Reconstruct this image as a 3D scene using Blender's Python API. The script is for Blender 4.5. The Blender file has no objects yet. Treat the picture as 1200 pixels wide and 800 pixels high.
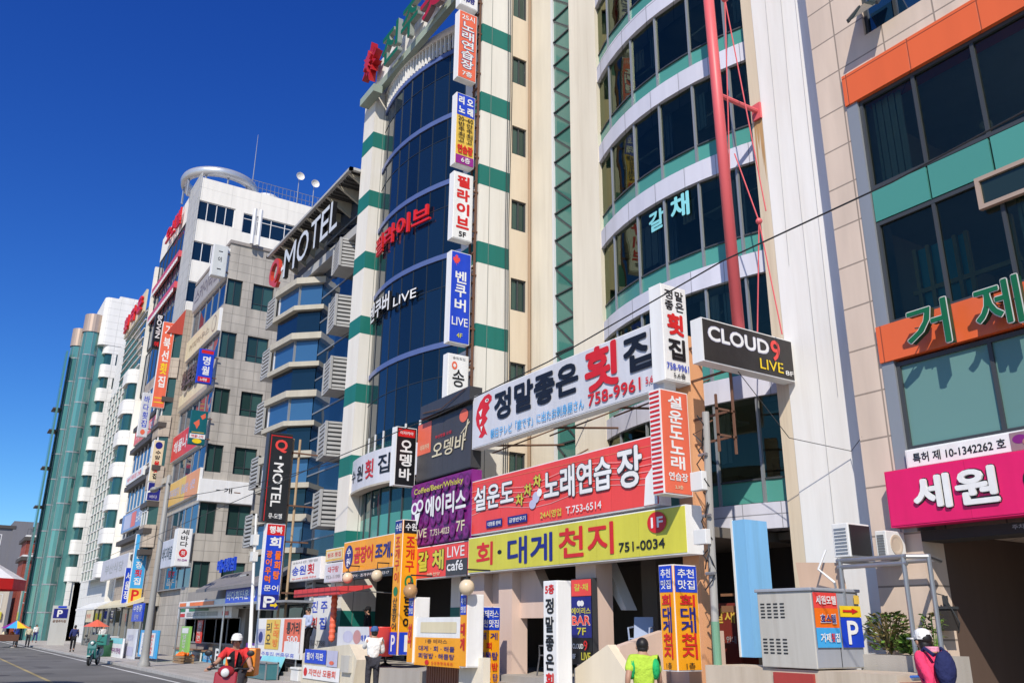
import bpy, bmesh, math, random
from math import sin, cos, pi, radians, sqrt
from mathutils import Vector, Matrix
random.seed(7)
S = bpy.context.scene
COL = S.collection
# ------------------------------------------------------------------ camera
# street frame: X runs along the house fronts, Y from the road towards the houses, Z up (metres)
EYE, PITCH, ROLL, YAW = 1.75, radians(18.6), radians(0.48), radians(57)
cd = bpy.data.cameras.new('camera'); cam = bpy.data.objects.new('camera', cd); COL.objects.link(cam)
cd.sensor_width = 36; cd.lens = 30; cd.clip_start = .1; cd.clip_end = 6000
f0 = Vector((-sin(YAW), cos(YAW), 0)); r0 = Vector((cos(YAW), sin(YAW), 0)); u0 = Vector((0, 0, 1))
fw = f0*cos(PITCH) + u0*sin(PITCH); up = -f0*sin(PITCH) + u0*cos(PITCH)
r2 = r0*cos(ROLL) + up*sin(ROLL); u2 = up*cos(ROLL) - r0*sin(ROLL)
cam.matrix_world = Matrix(((r2.x, u2.x, -fw.x, 0), (r2.y, u2.y, -fw.y, 0), (r2.z, u2.z, -fw.z, EYE), (0, 0, 0, 1)))
S.camera = cam
# ------------------------------------------------------------------ sky, sun, exposure
SUN_EL, SUN_AZ = radians(41), radians(46)          # azimuth measured from the street side towards +X
w = bpy.data.worlds.new('World'); S.world = w; w.use_nodes = True
nt = w.node_tree; nt.nodes.clear()
sky = nt.nodes.new('ShaderNodeTexSky'); sky.sky_type = 'NISHITA'; sky.sun_disc = False
sky.sun_elevation = SUN_EL; sky.sun_rotation = pi - SUN_AZ
sky.altitude = 300; sky.air_density = 1.0; sky.dust_density = .25; sky.ozone_density = 5.0
# the clear deep-blue air of the photograph: per-channel response of the sky texture
sep = nt.nodes.new('ShaderNodeSeparateColor'); com = nt.nodes.new('ShaderNodeCombineColor')
bg = nt.nodes.new('ShaderNodeBackground'); bg.inputs['Strength'].default_value = .1; wo = nt.nodes.new('ShaderNodeOutputWorld')
nt.links.new(sky.outputs[0], sep.inputs[0])
for ch, (gain, pw) in enumerate(((.25, 1.78), (.49, 1.47), (1.5, .96))):
    p = nt.nodes.new('ShaderNodeMath'); p.operation = 'POWER'; p.inputs[1].default_value = pw
    q = nt.nodes.new('ShaderNodeMath'); q.operation = 'MULTIPLY'; q.inputs[1].default_value = gain
    nt.links.new(sep.outputs[ch], p.inputs[0]); nt.links.new(p.outputs[0], q.inputs[0]); nt.links.new(q.outputs[0], com.inputs[ch])
nt.links.new(com.outputs[0], bg.inputs[0]); nt.links.new(bg.outputs[0], wo.inputs[0])
ld = bpy.data.lights.new('sun', 'SUN'); ld.energy = 4.95; ld.angle = radians(.53); ld.color = (1, .925, .81)
sun = bpy.data.objects.new('sun', ld); COL.objects.link(sun)
sd = Vector((sin(SUN_AZ)*cos(SUN_EL), -cos(SUN_AZ)*cos(SUN_EL), sin(SUN_EL)))
sun.rotation_euler = sd.to_track_quat('Z', 'Y').to_euler(); sun.location = (20, -30, 40)
S.view_settings.view_transform = 'Standard'; S.view_settings.look = 'None'
S.view_settings.exposure = 0.0; S.view_settings.gamma = 1.0; S.view_settings.use_curve_mapping = False
S.cycles.max_bounces = 6; S.cycles.diffuse_bounces = 3; S.cycles.glossy_bounces = 3

# ------------------------------------------------------------------ materials
_mats = {}
def _nodes(name):
    m = bpy.data.materials.new(name); m.use_nodes = True
    n = m.node_tree; b = n.nodes['Principled BSDF']
    return m, n, b
def _mix(n, c, tex_out, amt, dark=.72):
    """multiply a base colour by weathering driven from a texture value"""
    mp = n.nodes.new('ShaderNodeMapRange'); mp.inputs['From Min'].default_value = .35; mp.inputs['From Max'].default_value = .7
    mp.inputs['To Min'].default_value = 0; mp.inputs['To Max'].default_value = amt
    n.links.new(tex_out, mp.inputs['Value'])
    mx = n.nodes.new('ShaderNodeMix'); mx.data_type = 'RGBA'; mx.blend_type = 'MIX'
    n.links.new(mp.outputs[0], mx.inputs['Factor'])
    if isinstance(c, tuple): mx.inputs['A'].default_value = (*c, 1); 
    else: n.links.new(c, mx.inputs['A'])
    base = c if isinstance(c, tuple) else (.4, .36, .3)
    mx.inputs['B'].default_value = (base[0]*dark, base[1]*dark*.96, base[2]*dark*.9, 1)
    return mx.outputs['Result']
def paint(name, col, rough=.5, dirt=.35, scale=1.2, streak=True, spec=.4, metal=0., bump=0., drip=0., wrinkle=0.):
    if name in _mats: return _mats[name]
    m, n, b = _nodes(name)
    tc = n.nodes.new('ShaderNodeTexCoord'); mp = n.nodes.new('ShaderNodeMapping')
    mp.inputs['Scale'].default_value = (scale*2.2, scale*2.2, scale*(.22 if streak else 2.2))
    n.links.new(tc.outputs['Object'], mp.inputs[0])
    tx = n.nodes.new('ShaderNodeTexNoise'); tx.inputs['Detail'].default_value = 6; tx.inputs['Scale'].default_value = 1; tx.inputs['Roughness'].default_value = .65
    n.links.new(mp.outputs[0], tx.inputs[0])
    cout = _mix(n, col, tx.outputs[0], dirt)
    if drip:
        m2 = n.nodes.new('ShaderNodeMapping'); m2.inputs['Scale'].default_value = (2.6, 2.6, .09); n.links.new(tc.outputs['Object'], m2.inputs[0])
        t3 = n.nodes.new('ShaderNodeTexNoise'); t3.inputs['Detail'].default_value = 8; t3.inputs['Scale'].default_value = 1.3; t3.inputs['Roughness'].default_value = .7; n.links.new(m2.outputs[0], t3.inputs[0])
        r3 = n.nodes.new('ShaderNodeMapRange'); r3.inputs['From Min'].default_value = .54; r3.inputs['From Max'].default_value = .85; r3.inputs['To Max'].default_value = drip; n.links.new(t3.outputs[0], r3.inputs['Value'])
        x3 = n.nodes.new('ShaderNodeMix'); x3.data_type = 'RGBA'; x3.inputs['B'].default_value = (col[0]*.5, col[1]*.42, col[2]*.34, 1)
        n.links.new(r3.outputs[0], x3.inputs['Factor']); n.links.new(cout, x3.inputs['A']); cout = x3.outputs['Result']
    n.links.new(cout, b.inputs['Base Color'])
    if wrinkle:
        tw = n.nodes.new('ShaderNodeTexNoise'); tw.inputs['Scale'].default_value = 9 if name.startswith('cloth') else 1.6; tw.inputs['Detail'].default_value = 3; n.links.new(tc.outputs['Object'], tw.inputs[0])
        bw = n.nodes.new('ShaderNodeBump'); bw.inputs['Strength'].default_value = 1; bw.inputs['Distance'].default_value = wrinkle; n.links.new(tw.outputs[0], bw.inputs['Height']); n.links.new(bw.outputs[0], b.inputs['Normal'])
    b.inputs['Roughness'].default_value = rough; b.inputs['Specular IOR Level'].default_value = spec; b.inputs['Metallic'].default_value = metal
    if bump:
        t2 = n.nodes.new('ShaderNodeTexNoise'); t2.inputs['Scale'].default_value = 60; t2.inputs['Detail'].default_value = 4
        n.links.new(tc.outputs['Object'], t2.inputs[0])
        bp = n.nodes.new('ShaderNodeBump'); bp.inputs['Strength'].default_value = bump; bp.inputs['Distance'].default_value = .02
        n.links.new(t2.outputs[0], bp.inputs['Height']); n.links.new(bp.outputs[0], b.inputs['Normal'])
    _mats[name] = m; return m
def tiles(name, col, w_, h_, joint=.012, joint_col=None, rough=.6, dirt=.35, vary=.12, off=0.):
    """stone or metal cladding: joints and per-slab variation in (x+y, z)"""
    if name in _mats: return _mats[name]
    m, n, b = _nodes(name)
    tc = n.nodes.new('ShaderNodeTexCoord'); sp = n.nodes.new('ShaderNodeSeparateXYZ'); n.links.new(tc.outputs['Object'], sp.inputs[0])
    ad = n.nodes.new('ShaderNodeMath'); n.links.new(sp.outputs[0], ad.inputs[0]); n.links.new(sp.outputs[1], ad.inputs[1])
    cb = n.nodes.new('ShaderNodeCombineXYZ'); n.links.new(ad.outputs[0], cb.inputs[0]); n.links.new(sp.outputs[2], cb.inputs[1])
    br = n.nodes.new('ShaderNodeTexBrick'); br.offset = off; br.squash = 1
    br.inputs['Scale'].default_value = 1; br.inputs['Brick Width'].default_value = w_; br.inputs['Row Height'].default_value = h_
    br.inputs['Mortar Size'].default_value = joint; br.inputs['Mortar Smooth'].default_value = .1
    j = joint_col or tuple(c*.45 for c in col)
    br.inputs['Color1'].default_value = (*[c*(1+vary*.5) for c in col], 1); br.inputs['Color2'].default_value = (*[c*(1-vary*.5) for c in col], 1)
    br.inputs['Mortar'].default_value = (*j, 1)
    n.links.new(cb.outputs[0], br.inputs[0])
    mp = n.nodes.new('ShaderNodeMapping'); mp.inputs['Scale'].default_value = (2, 2, .3); n.links.new(tc.outputs['Object'], mp.inputs[0])
    tx = n.nodes.new('ShaderNodeTexNoise'); tx.inputs['Detail'].default_value = 6; tx.inputs['Scale'].default_value = 1.2; n.links.new(mp.outputs[0], tx.inputs[0])
    mr = n.nodes.new('ShaderNodeMapRange'); mr.inputs['From Min'].default_value = .35; mr.inputs['From Max'].default_value = .7
    mr.inputs['To Min'].default_value = 1; mr.inputs['To Max'].default_value = 1 - dirt*.4; n.links.new(tx.outputs[0], mr.inputs[0])
    mu = n.nodes.new('ShaderNodeVectorMath'); mu.operation = 'SCALE'; n.links.new(br.outputs[0], mu.inputs[0]); n.links.new(mr.outputs[0], mu.inputs['Scale'])
    n.links.new(mu.outputs[0], b.inputs['Base Color']); b.inputs['Roughness'].default_value = rough
    bp = n.nodes.new('ShaderNodeBump'); bp.inputs['Strength'].default_value = .5; bp.inputs['Distance'].default_value = .01; bp.invert = True
    n.links.new(br.outputs['Fac'], bp.inputs['Height']); n.links.new(bp.outputs[0], b.inputs['Normal'])
    _mats[name] = m; return m
def glass(name, col, ior=1.7, rough=.02, vary=.5, wob=.012, col2=None, st=(.85, .92, .75)):
    """window glazing seen from outside: dark room behind, sky in front; every pane a little different"""
    if name in _mats: return _mats[name]
    m, n, b = _nodes(name)
    g = n.nodes.new('ShaderNodeNewGeometry'); rp = n.nodes.new('ShaderNodeValToRGB')
    n.links.new(g.outputs['Random Per Island'], rp.inputs[0])
    c2 = col2 or tuple(c*(1+vary) for c in col)
    rp.color_ramp.elements[0].color = (*[c*(1-vary) for c in col], 1); rp.color_ramp.elements[1].color = (*c2, 1)
    tc = n.nodes.new('ShaderNodeTexCoord'); t0 = n.nodes.new('ShaderNodeTexNoise'); t0.inputs['Scale'].default_value = .9; t0.inputs['Detail'].default_value = 3
    n.links.new(tc.outputs['Object'], t0.inputs[0])
    n.links.new(_mix(n, rp.outputs[0], t0.outputs[0], 0.), b.inputs['Base Color'])
    b.inputs['Roughness'].default_value = rough; b.inputs['IOR'].default_value = ior; b.inputs['Specular Tint'].default_value = (*st, 1)
    t = n.nodes.new('ShaderNodeTexNoise'); t.inputs['Scale'].default_value = .8; t.inputs['Detail'].default_value = 1
    n.links.new(tc.outputs['Object'], t.inputs[0])
    bp = n.nodes.new('ShaderNodeBump'); bp.inputs['Strength'].default_value = 1; bp.inputs['Distance'].default_value = wob
    n.links.new(t.outputs[0], bp.inputs['Height']); n.links.new(bp.outputs[0], b.inputs['Normal'])
    _mats[name] = m; return m
def clear_glass(name, tint, ior=1.75, wob=.012):
    """glazing one really looks through: tinted transmission plus a mirror of the sky"""
    if name in _mats: return _mats[name]
    m = bpy.data.materials.new(name); m.use_nodes = True; n = m.node_tree; n.nodes.clear()
    out = n.nodes.new('ShaderNodeOutputMaterial'); mx = n.nodes.new('ShaderNodeMixShader'); tr = n.nodes.new('ShaderNodeBsdfTransparent'); gl = n.nodes.new('ShaderNodeBsdfGlossy'); fr = n.nodes.new('ShaderNodeFresnel')
    g = n.nodes.new('ShaderNodeNewGeometry'); rp = n.nodes.new('ShaderNodeValToRGB'); n.links.new(g.outputs['Random Per Island'], rp.inputs[0])
    rp.color_ramp.elements[0].color = (*[c*.75 for c in tint], 1); rp.color_ramp.elements[1].color = (*[min(1, c*1.25) for c in tint], 1); n.links.new(rp.outputs[0], tr.inputs[0])
    fr.inputs[0].default_value = ior; gl.inputs['Roughness'].default_value = .015; gl.inputs['Color'].default_value = (.8, .88, .6, 1)
    tc = n.nodes.new('ShaderNodeTexCoord'); t = n.nodes.new('ShaderNodeTexNoise'); t.inputs['Scale'].default_value = .8; t.inputs['Detail'].default_value = 1; n.links.new(tc.outputs['Object'], t.inputs[0])
    bp = n.nodes.new('ShaderNodeBump'); bp.inputs['Strength'].default_value = 1; bp.inputs['Distance'].default_value = wob; n.links.new(t.outputs[0], bp.inputs['Height']); n.links.new(bp.outputs[0], gl.inputs['Normal'])
    n.links.new(fr.outputs[0], mx.inputs[0]); n.links.new(tr.outputs[0], mx.inputs[1]); n.links.new(gl.outputs[0], mx.inputs[2]); n.links.new(mx.outputs[0], out.inputs[0])
    _mats[name] = m; return m
def ink(col, rough=.35):
    k = 'print_%02x%02x%02x' % tuple(int(c*255) for c in col)
    return paint(k, col, rough, .42, 1.1, wrinkle=.02, drip=.14)
C = dict(white=(.8, .8, .79), black=(.012, .012, .014), red=(.62, .02, .02), blue=(.015, .06, .55), navy=(.015, .02, .2), yellow=(.85, .6, .02),
         lemon=(.62, .58, .06), orange=(.85, .17, .015), salmon=(.83, .1, .06), green=(.01, .2, .07), pink=(.72, .012, .13), sky=(.06, .38, .75), purple=(.13, .01, .12),
         mustard=(.86, .36, .012), cream=(.7, .62, .42), grey=(.35, .35, .35), teal=(.01, .12, .14), coral=(.78, .15, .08), violet=(.3, .02, .25), gold=(.75, .5, .08),
         lilac=(.5, .5, .66), aqua=(.25, .65, .7), brown=(.2, .09, .04), dgrey=(.05, .05, .055), lgreen=(.3, .6, .15), hot=(.8, .07, .06), pale=(.62, .63, .68), plum=(.22, .02, .2))

# ------------------------------------------------------------------ mesh builder
BASE = {}
class MB:
    def __init__(s): s.v, s.f, s.m, s.mats = [], [], [], []
    def _mi(s, mat):
        if mat not in s.mats: s.mats.append(mat)
        return s.mats.index(mat)
    def add(s, vs, fs, mat):
        o = len(s.v); s.v += [tuple(p) for p in vs]; k = s._mi(mat)
        for f in fs: s.f.append([i+o for i in f]); s.m.append(k)
    def box(s, x0, x1, y0, y1, z0, z1, mat):
        if x0 > x1: x0, x1 = x1, x0
        if y0 > y1: y0, y1 = y1, y0
        s.add([(x0,y0,z0),(x1,y0,z0),(x1,y1,z0),(x0,y1,z0),(x0,y0,z1),(x1,y0,z1),(x1,y1,z1),(x0,y1,z1)],
              [(0,3,2,1),(4,5,6,7),(0,1,5,4),(1,2,6,5),(2,3,7,6),(3,0,4,7)], mat)
    def quad(s, a, b, c, d, mat): s.add([a,b,c,d], [(0,1,2,3)], mat)
    def prism(s, pts, axis, a0, a1, mat):
        """2-D outline extruded along axis 'x','y' or 'z'"""
        def P(p, t): return {'x': (t, p[0], p[1]), 'y': (p[0], t, p[1]), 'z': (p[0], p[1], t)}[axis]
        n = len(pts); vs = [P(p, a0) for p in pts] + [P(p, a1) for p in pts]
        s.add(vs, [tuple(range(n))[::-1], tuple(range(n, 2*n))] + [(i, (i+1) % n, n+(i+1) % n, n+i) for i in range(n)], mat)
    def tube(s, pts, r, mat, n=8, cap=True):
        pts = [Vector(p) for p in pts]; rr = r if isinstance(r, (list, tuple)) else [r]*len(pts)
        vs, fs = [], []; ref = None
        for i, p in enumerate(pts):
            d = (pts[min(i+1, len(pts)-1)] - pts[max(i-1, 0)]).normalized()
            if ref is None: ref = d.orthogonal().normalized()
            a = (ref - d*ref.dot(d)).normalized(); ref = a; b = d.cross(a)
            for k in range(n):
                t = 2*pi*k/n; vs.append(p + (a*cos(t) + b*sin(t))*rr[i])
        for i in range(len(pts)-1):
            for k in range(n): fs.append((i*n+k, i*n+(k+1) % n, (i+1)*n+(k+1) % n, (i+1)*n+k))
        if cap: fs += [tuple(range(n))[::-1], tuple(range((len(pts)-1)*n, len(pts)*n))]
        s.add(vs, fs, mat)
    def lathe(s, prof, c, mat, n=16, axis='z', arc=(0, 2*pi)):
        vs, fs = [], []; full = abs(arc[1]-arc[0]-2*pi) < 1e-6; m = n if full else n+1
        for r, h in prof:
            for k in range(m):
                t = arc[0] + (arc[1]-arc[0])*k/n; a, b = r*cos(t), r*sin(t)
                vs.append({'z': (c[0]+a, c[1]+b, c[2]+h), 'y': (c[0]+a, c[1]+h, c[2]+b), 'x': (c[0]+h, c[1]+a, c[2]+b)}[axis])
        for i in range(len(prof)-1):
            for k in range(n): fs.append((i*m+k, i*m+(k+1) % m, (i+1)*m+(k+1) % m, (i+1)*m+k))
        s.add(vs, fs, mat)
    def ball(s, c, r, mat, n=14, sq=(1, 1, 1)):
        prof = [(r*sin(pi*i/8), -r*cos(pi*i/8)) for i in range(9)]; o = len(s.v)
        s.lathe(prof, (0, 0, 0), mat, n)
        for i in range(o, len(s.v)):
            p = s.v[i]; s.v[i] = (c[0]+p[0]*sq[0], c[1]+p[1]*sq[1], c[2]+p[2]*sq[2])
    def build(s, name, parent=None, smooth=False, bevel=0.):
        base = BASE.get(parent, Vector((0, 0, 0))) if parent else Vector((0, 0, 0))
        me = bpy.data.meshes.new(name)
        me.from_pydata([(p[0]-base.x, p[1]-base.y, p[2]-base.z) for p in s.v], [], s.f)
        for m in s.mats: me.materials.append(m)
        me.polygons.foreach_set('material_index', s.m)
        if smooth: me.polygons.foreach_set('use_smooth', [True]*len(s.f))
        me.update(); o = bpy.data.objects.new(name, me); COL.objects.link(o)
        if parent: o.parent = parent; BASE[o] = base
        if bevel:
            bv = o.modifiers.new('bevel', 'BEVEL'); bv.width = bevel; bv.segments = 2; bv.limit_method = 'ANGLE'
        return o
def tag(o, label=None, cat=None, group=None, kind=None):
    if label: o['label'] = label
    if cat: o['category'] = cat
    if group: o['group'] = group
    if kind: o['kind'] = kind
    return o
def thing(name, label, cat, loc, group=None):
    o = bpy.data.objects.new(name, None); o.empty_display_size = .3; COL.objects.link(o)
    o.location = loc; BASE[o] = Vector(loc)
    return tag(o, label, cat, group)
def copy_tree(o, parent=None):
    c = o.copy(); COL.objects.link(c)
    if parent: c.parent = parent
    for ch in list(o.children): copy_tree(ch, c)
    return c
# facade mappings: a along the face, d into the building, z up
def FY(pos): return lambda a, d, z: (a, pos+d, z)          # faces the street (-Y)
def SX(pos): return lambda a, d, z: (pos-d, a, z)          # faces along the street (+X)
def boxT(mb, T, a0, a1, d0, d1, z0, z1, mat):
    P = [T(a,d,z) for z in (z0,z1) for (a,d) in ((a0,d0),(a1,d0),(a1,d1),(a0,d1))]
    mb.add(P, [(0,3,2,1),(4,5,6,7),(0,1,5,4),(1,2,6,5),(2,3,7,6),(3,0,4,7)], mat)
def wall_holes(mb, T, a0, a1, z0, z1, holes, depth, mat):
    """a wall face with real recessed openings: holes = [(a0,a1,z0,z1)]"""
    A = sorted({a0, a1, *[h[0] for h in holes], *[h[1] for h in holes]}); Z = sorted({z0, z1, *[h[2] for h in holes], *[h[3] for h in holes]})
    for i in range(len(A)-1):
        for j in range(len(Z)-1):
            ca, cz = (A[i]+A[i+1])/2, (Z[j]+Z[j+1])/2
            if any(h[0] < ca < h[1] and h[2] < cz < h[3] for h in holes): continue
            mb.quad(T(A[i],0,Z[j]), T(A[i+1],0,Z[j]), T(A[i+1],0,Z[j+1]), T(A[i],0,Z[j+1]), mat)
    for h in holes:
        p, q, r, t = h
        for (x, y), (x2, y2) in (((p,r),(q,r)), ((q,r),(q,t)), ((q,t),(p,t)), ((p,t),(p,r))):
            mb.quad(T(x,0,y), T(x2,0,y2), T(x2,depth,y2), T(x,depth,y), mat)
def window(parent, T, a0, a1, z0, z1, n=2, d=0., fr=.06, fmat=None, gmat=None, transom=None, name='window'):
    m = MB(); m_ = fmat
    boxT(m, T, a0, a0+fr, d-.03, d+.06, z0, z1, m_); boxT(m, T, a1-fr, a1, d-.03, d+.06, z0, z1, m_)
    boxT(m, T, a0+fr, a1-fr, d-.03, d+.06, z0, z0+fr, m_); boxT(m, T, a0+fr, a1-fr, d-.03, d+.06, z1-fr, z1, m_)
    for i in range(1, n):
        c = a0 + (a1-a0)*i/n; boxT(m, T, c-fr*.45, c+fr*.45, d-.025, d+.05, z0+fr, z1-fr, m_)
    if transom: boxT(m, T, a0+fr, a1-fr, d-.02, d+.045, transom-fr*.4, transom+fr*.4, m_)
    wn = m.build(name, parent)
    g = MB()
    for i in range(n):
        x0, x1 = a0+(a1-a0)*i/n, a0+(a1-a0)*(i+1)/n
        for (p, q) in ([(z0, transom), (transom, z1)] if transom else [(z0, z1)]):
            g.quad(T(x0,d+.02,p), T(x1,d+.02,p), T(x1,d+.02,q), T(x0,d+.02,q), gmat)
    g.build('pane', wn)
    return wn
# ------------------------------------------------------------------ lettering
_txt = {}
def glyphs(s, bold=.0, deep=False, shear=0.):
    k = (s, bold, deep, shear)
    if k not in _txt:
        c = bpy.data.curves.new('t', 'FONT'); c.body = s; c.resolution_u = 3; c.offset = bold; c.shear = shear
        if deep: c.extrude = .5
        o = bpy.data.objects.new('t', c); COL.objects.link(o)
        dg = bpy.context.evaluated_depsgraph_get(); me = bpy.data.meshes.new_from_object(o.evaluated_get(dg))
        vs = [tuple(v.co) for v in me.vertices]; fs = [tuple(p.vertices) for p in me.polygons]
        bpy.data.objects.remove(o); bpy.data.curves.remove(c); bpy.data.meshes.remove(me)
        x0, x1 = min(v[0] for v in vs), max(v[0] for v in vs); y0, y1 = min(v[1] for v in vs), max(v[1] for v in vs)
        _txt[k] = ([((v[0]-x0)/max(x1-x0, 1e-4), (v[1]-y0)/max(y1-y0, 1e-4), v[2]) for v in vs], fs)
    return _txt[k]
def put_text(mb, T, s, a0, a1, z0, z1, d, mat, bold=.02, deep=0., rot=False, shear=0., side=None):
    extra = bold*.9; bold = 0.
    if extra:
        g_ = extra*min(abs(z1-z0), abs(a1-a0)*1.2); z0 += g_; z1 -= g_; a0 += g_; a1 -= g_
    vs, fs = glyphs(s, bold, deep > 0, shear)
    def M(v):
        x, y = (v[1], 1-v[0]) if rot else (v[0], v[1])
        return T(a0+(a1-a0)*x, d-(v[2]+.5)*deep if deep else d, z0+(z1-z0)*y)
    P = [M(v) for v in vs]
    if extra > 0:
        h = extra*min(abs(z1-z0), abs(a1-a0)*1.2)/1.0
        for i, (sx, sz) in enumerate(((1, 0), (-1, 0), (0, 1), (0, -1), (.7, .7), (-.7, .7), (.7, -.7), (-.7, -.7))):
            e = -.0002*(i+1)
            def M2(v):
                x, y = (v[1], 1-v[0]) if rot else (v[0], v[1])
                return T(a0+(a1-a0)*x+sx*h, (d-(v[2]+.5)*deep if deep else d)+e, z0+(z1-z0)*y+sz*h)
            Q = [M2(v) for v in vs]
            if side and deep:
                mb.add(Q, [f for f in fs if all(vs[i][2] > .49 for i in f)], mat); mb.add(Q, [f for f in fs if not all(vs[i][2] > .49 for i in f)], side)
            else: mb.add(Q, fs, mat)
    if side and deep:
        front = [f for f in fs if all(vs[i][2] > .49 for i in f)]; rest = [f for f in fs if not all(vs[i][2] > .49 for i in f)]
        mb.add(P, front, mat); mb.add(P, rest, side)
    else: mb.add(P, fs, mat)
def put_items(T, a0, a1, z0, z1, d, items, parent, deep=0.):
    """print on a face: bands and emblems in one 'graphic' mesh, words in one 'lettering' mesh"""
    W, H = a1-a0, z1-z0; g, t = MB(), MB(); k = 0
    X = lambda u: a0+W*u
    Z = lambda v: z0+H*v
    for it in items:
        k += 1; e = d-.003*min(k, 8)-.0006*max(0, k-8); c = it[-1] if not isinstance(it[-1], dict) else it[-2]; o = it[-1] if isinstance(it[-1], dict) else {}
        mat = ink(C[c] if isinstance(c, str) else c)
        if it[0] == 'b':
            u, U, v, V = it[1:5]; g.quad(T(X(u),e,Z(v)), T(X(U),e,Z(v)), T(X(U),e,Z(V)), T(X(u),e,Z(V)), mat)
        elif it[0] == 'e':
            cu, cv, ru, rv = it[1:5]; g.add([T(X(cu+ru*cos(2*pi*i/28)), e, Z(cv+rv*sin(2*pi*i/28))) for i in range(28)], [tuple(range(28))], mat)
        elif it[0] == 'p':
            g.add([T(X(u), e, Z(v)) for u, v in it[1]], [tuple(range(len(it[1])))], mat)
        elif it[0] in 'tr':
            s, u, U, v, V = it[1:6]
            if 'ol' in o: put_text(t, T, s, X(u)-.025*o.get('ow', 1), X(U)+.025*o.get('ow', 1), Z(v)-.025*o.get('ow', 1), Z(V)+.025*o.get('ow', 1), e+.0022, ink(C[o['ol']]), o.get('b', .02)+.05*o.get('ow', 1))
            put_text(t, T, s, X(u), X(U), Z(v), Z(V), e, mat, o.get('b', .02), o.get('deep', deep), it[0] == 'r', o.get('sh', 0.), ink(C[o['side']]) if 'side' in o else None)
        elif it[0] == 'v':
            s, u, U, v, V = it[1:6]; n = len(s); h = (V-v)/n; gap = o.get('gap', .12)
            for i, ch in enumerate(s):
                if ch == ' ': continue
                mm = ink(C[o['cols'][i]]) if 'cols' in o else mat
                if 'ol' in o: put_text(t, T, ch, X(u)-.02, X(U)+.02, Z(V-h*(i+1)+h*gap/2)-.02, Z(V-h*i-h*gap/2)+.02, e+.0022, ink(C[o['ol']]), o.get('b', .02)+.04)
                put_text(t, T, ch, X(u), X(U), Z(V-h*(i+1)+h*gap/2), Z(V-h*i-h*gap/2), e, mm, o.get('b', .02), o.get('deep', deep))
        if t.f: t.build('lettering', parent); t = MB()
        if g.f and len(items) < 40: g.build('graphic', parent); g = MB()
    if g.f: g.build('graphic', parent)
    if t.f: t.build('lettering', parent)
def sign(name, label, T, a0, a1, z0, z1, depth, face, items, side='white', group=None, cat='sign', hang=0, base=None, deep=0., rim=.025):
    """a lightbox: cabinet, printed face, lettering and, where it hangs off a wall, its brackets"""
    r = thing(name, label, cat, base or T((a0+a1)/2, depth/2, z0), group)
    m = MB(); boxT(m, T, a0, a1, 0, depth, z0, z1, paint('sign_cabinet_'+side, C[side], .45, .4)); m.build('cabinet', r)
    p = MB(); boxT(p, T, a0+rim, a1-rim, -.012, .004, z0+rim, z1-rim, ink(C[face] if isinstance(face, str) else face)); p.build('face_panel', r)
    if a1-a0 > 3:
        q = MB(); fc = C[face] if isinstance(face, str) else face; k = max(2, int((a1-a0)/1.3))
        for i in range(1, k): c_ = a0+(a1-a0)*i/k; boxT(q, T, c_-.004, c_+.004, -.0135, -.012, z0+rim, z1-rim, ink(tuple(v*.72 for v in fc)))
        q.build('panel_seam', r)
    put_items(T, a0+rim, a1-rim, z0+rim, z1-rim, -.0145, items, r, deep)
    if hang:
        for zz in (z0+(z1-z0)*.2, z0+(z1-z0)*.8):
            b = MB(); boxT(b, T, a1, a1+hang, depth*.3, depth*.3+.05, zz-.03, zz+.03, paint('rusty_iron', (.16, .08, .05), .8, .8)); b.build('bracket', r)
    return r
# ================================================================== GROUND
def ground_mat(name, col, rough=.9, sc=40, var=.25, bump=.3):
    m, n, b = _nodes(name)
    tc = n.nodes.new('ShaderNodeTexCoord'); t = n.nodes.new('ShaderNodeTexNoise'); t.inputs['Scale'].default_value = sc; t.inputs['Detail'].default_value = 8
    t2 = n.nodes.new('ShaderNodeTexNoise'); t2.inputs['Scale'].default_value = .35; t2.inputs['Detail'].default_value = 5
    n.links.new(tc.outputs['Object'], t.inputs[0]); n.links.new(tc.outputs['Object'], t2.inputs[0])
    ad = n.nodes.new('ShaderNodeMath'); n.links.new(t.outputs[0], ad.inputs[0]); n.links.new(t2.outputs[0], ad.inputs[1])
    rp = n.nodes.new('ShaderNodeValToRGB'); rp.color_ramp.elements[0].position = .7; rp.color_ramp.elements[1].position = 1.3
    rp.color_ramp.elements[0].color = (*[c*(1-var) for c in col], 1); rp.color_ramp.elements[1].color = (*[min(1, c*(1+var)) for c in col], 1)
    mr = n.nodes.new('ShaderNodeMath'); mr.operation = 'MULTIPLY'; mr.inputs[1].default_value = .5; n.links.new(ad.outputs[0], mr.inputs[0])
    rp.color_ramp.elements[0].position = .35; rp.color_ramp.elements[1].position = .65
    n.links.new(mr.outputs[0], rp.inputs[0]); n.links.new(rp.outputs[0], b.inputs['Base Color']); b.inputs['Roughness'].default_value = rough
    bp = n.nodes.new('ShaderNodeBump'); bp.inputs['Strength'].default_value = bump; bp.inputs['Distance'].default_value = .01
    n.links.new(t.outputs[0], bp.inputs['Height']); n.links.new(bp.outputs[0], b.inputs['Normal'])
    return m
asph = ground_mat('asphalt', (.13, .127, .12), var=.35); line_y = ground_mat('yellow_line', (.34, .27, .12), .8, 25, .5); line_w = ground_mat('white_line', (.6, .6, .58), .7)
sand = ground_mat('beach_sand', (.5, .42, .3), .95, 8)
m = MB(); m.quad((-3000,-3000,-.02), (3000,-3000,-.02), (3000,3000,-.02), (-3000,3000,-.02), sand); tag(m.build('ground'), kind='structure')
m = MB(); m.quad((-400,-5,0), (60,-5,0), (60,7.8,0), (-400,7.8,0), asph); tag(m.build('road'), kind='structure')
m = MB()
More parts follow.
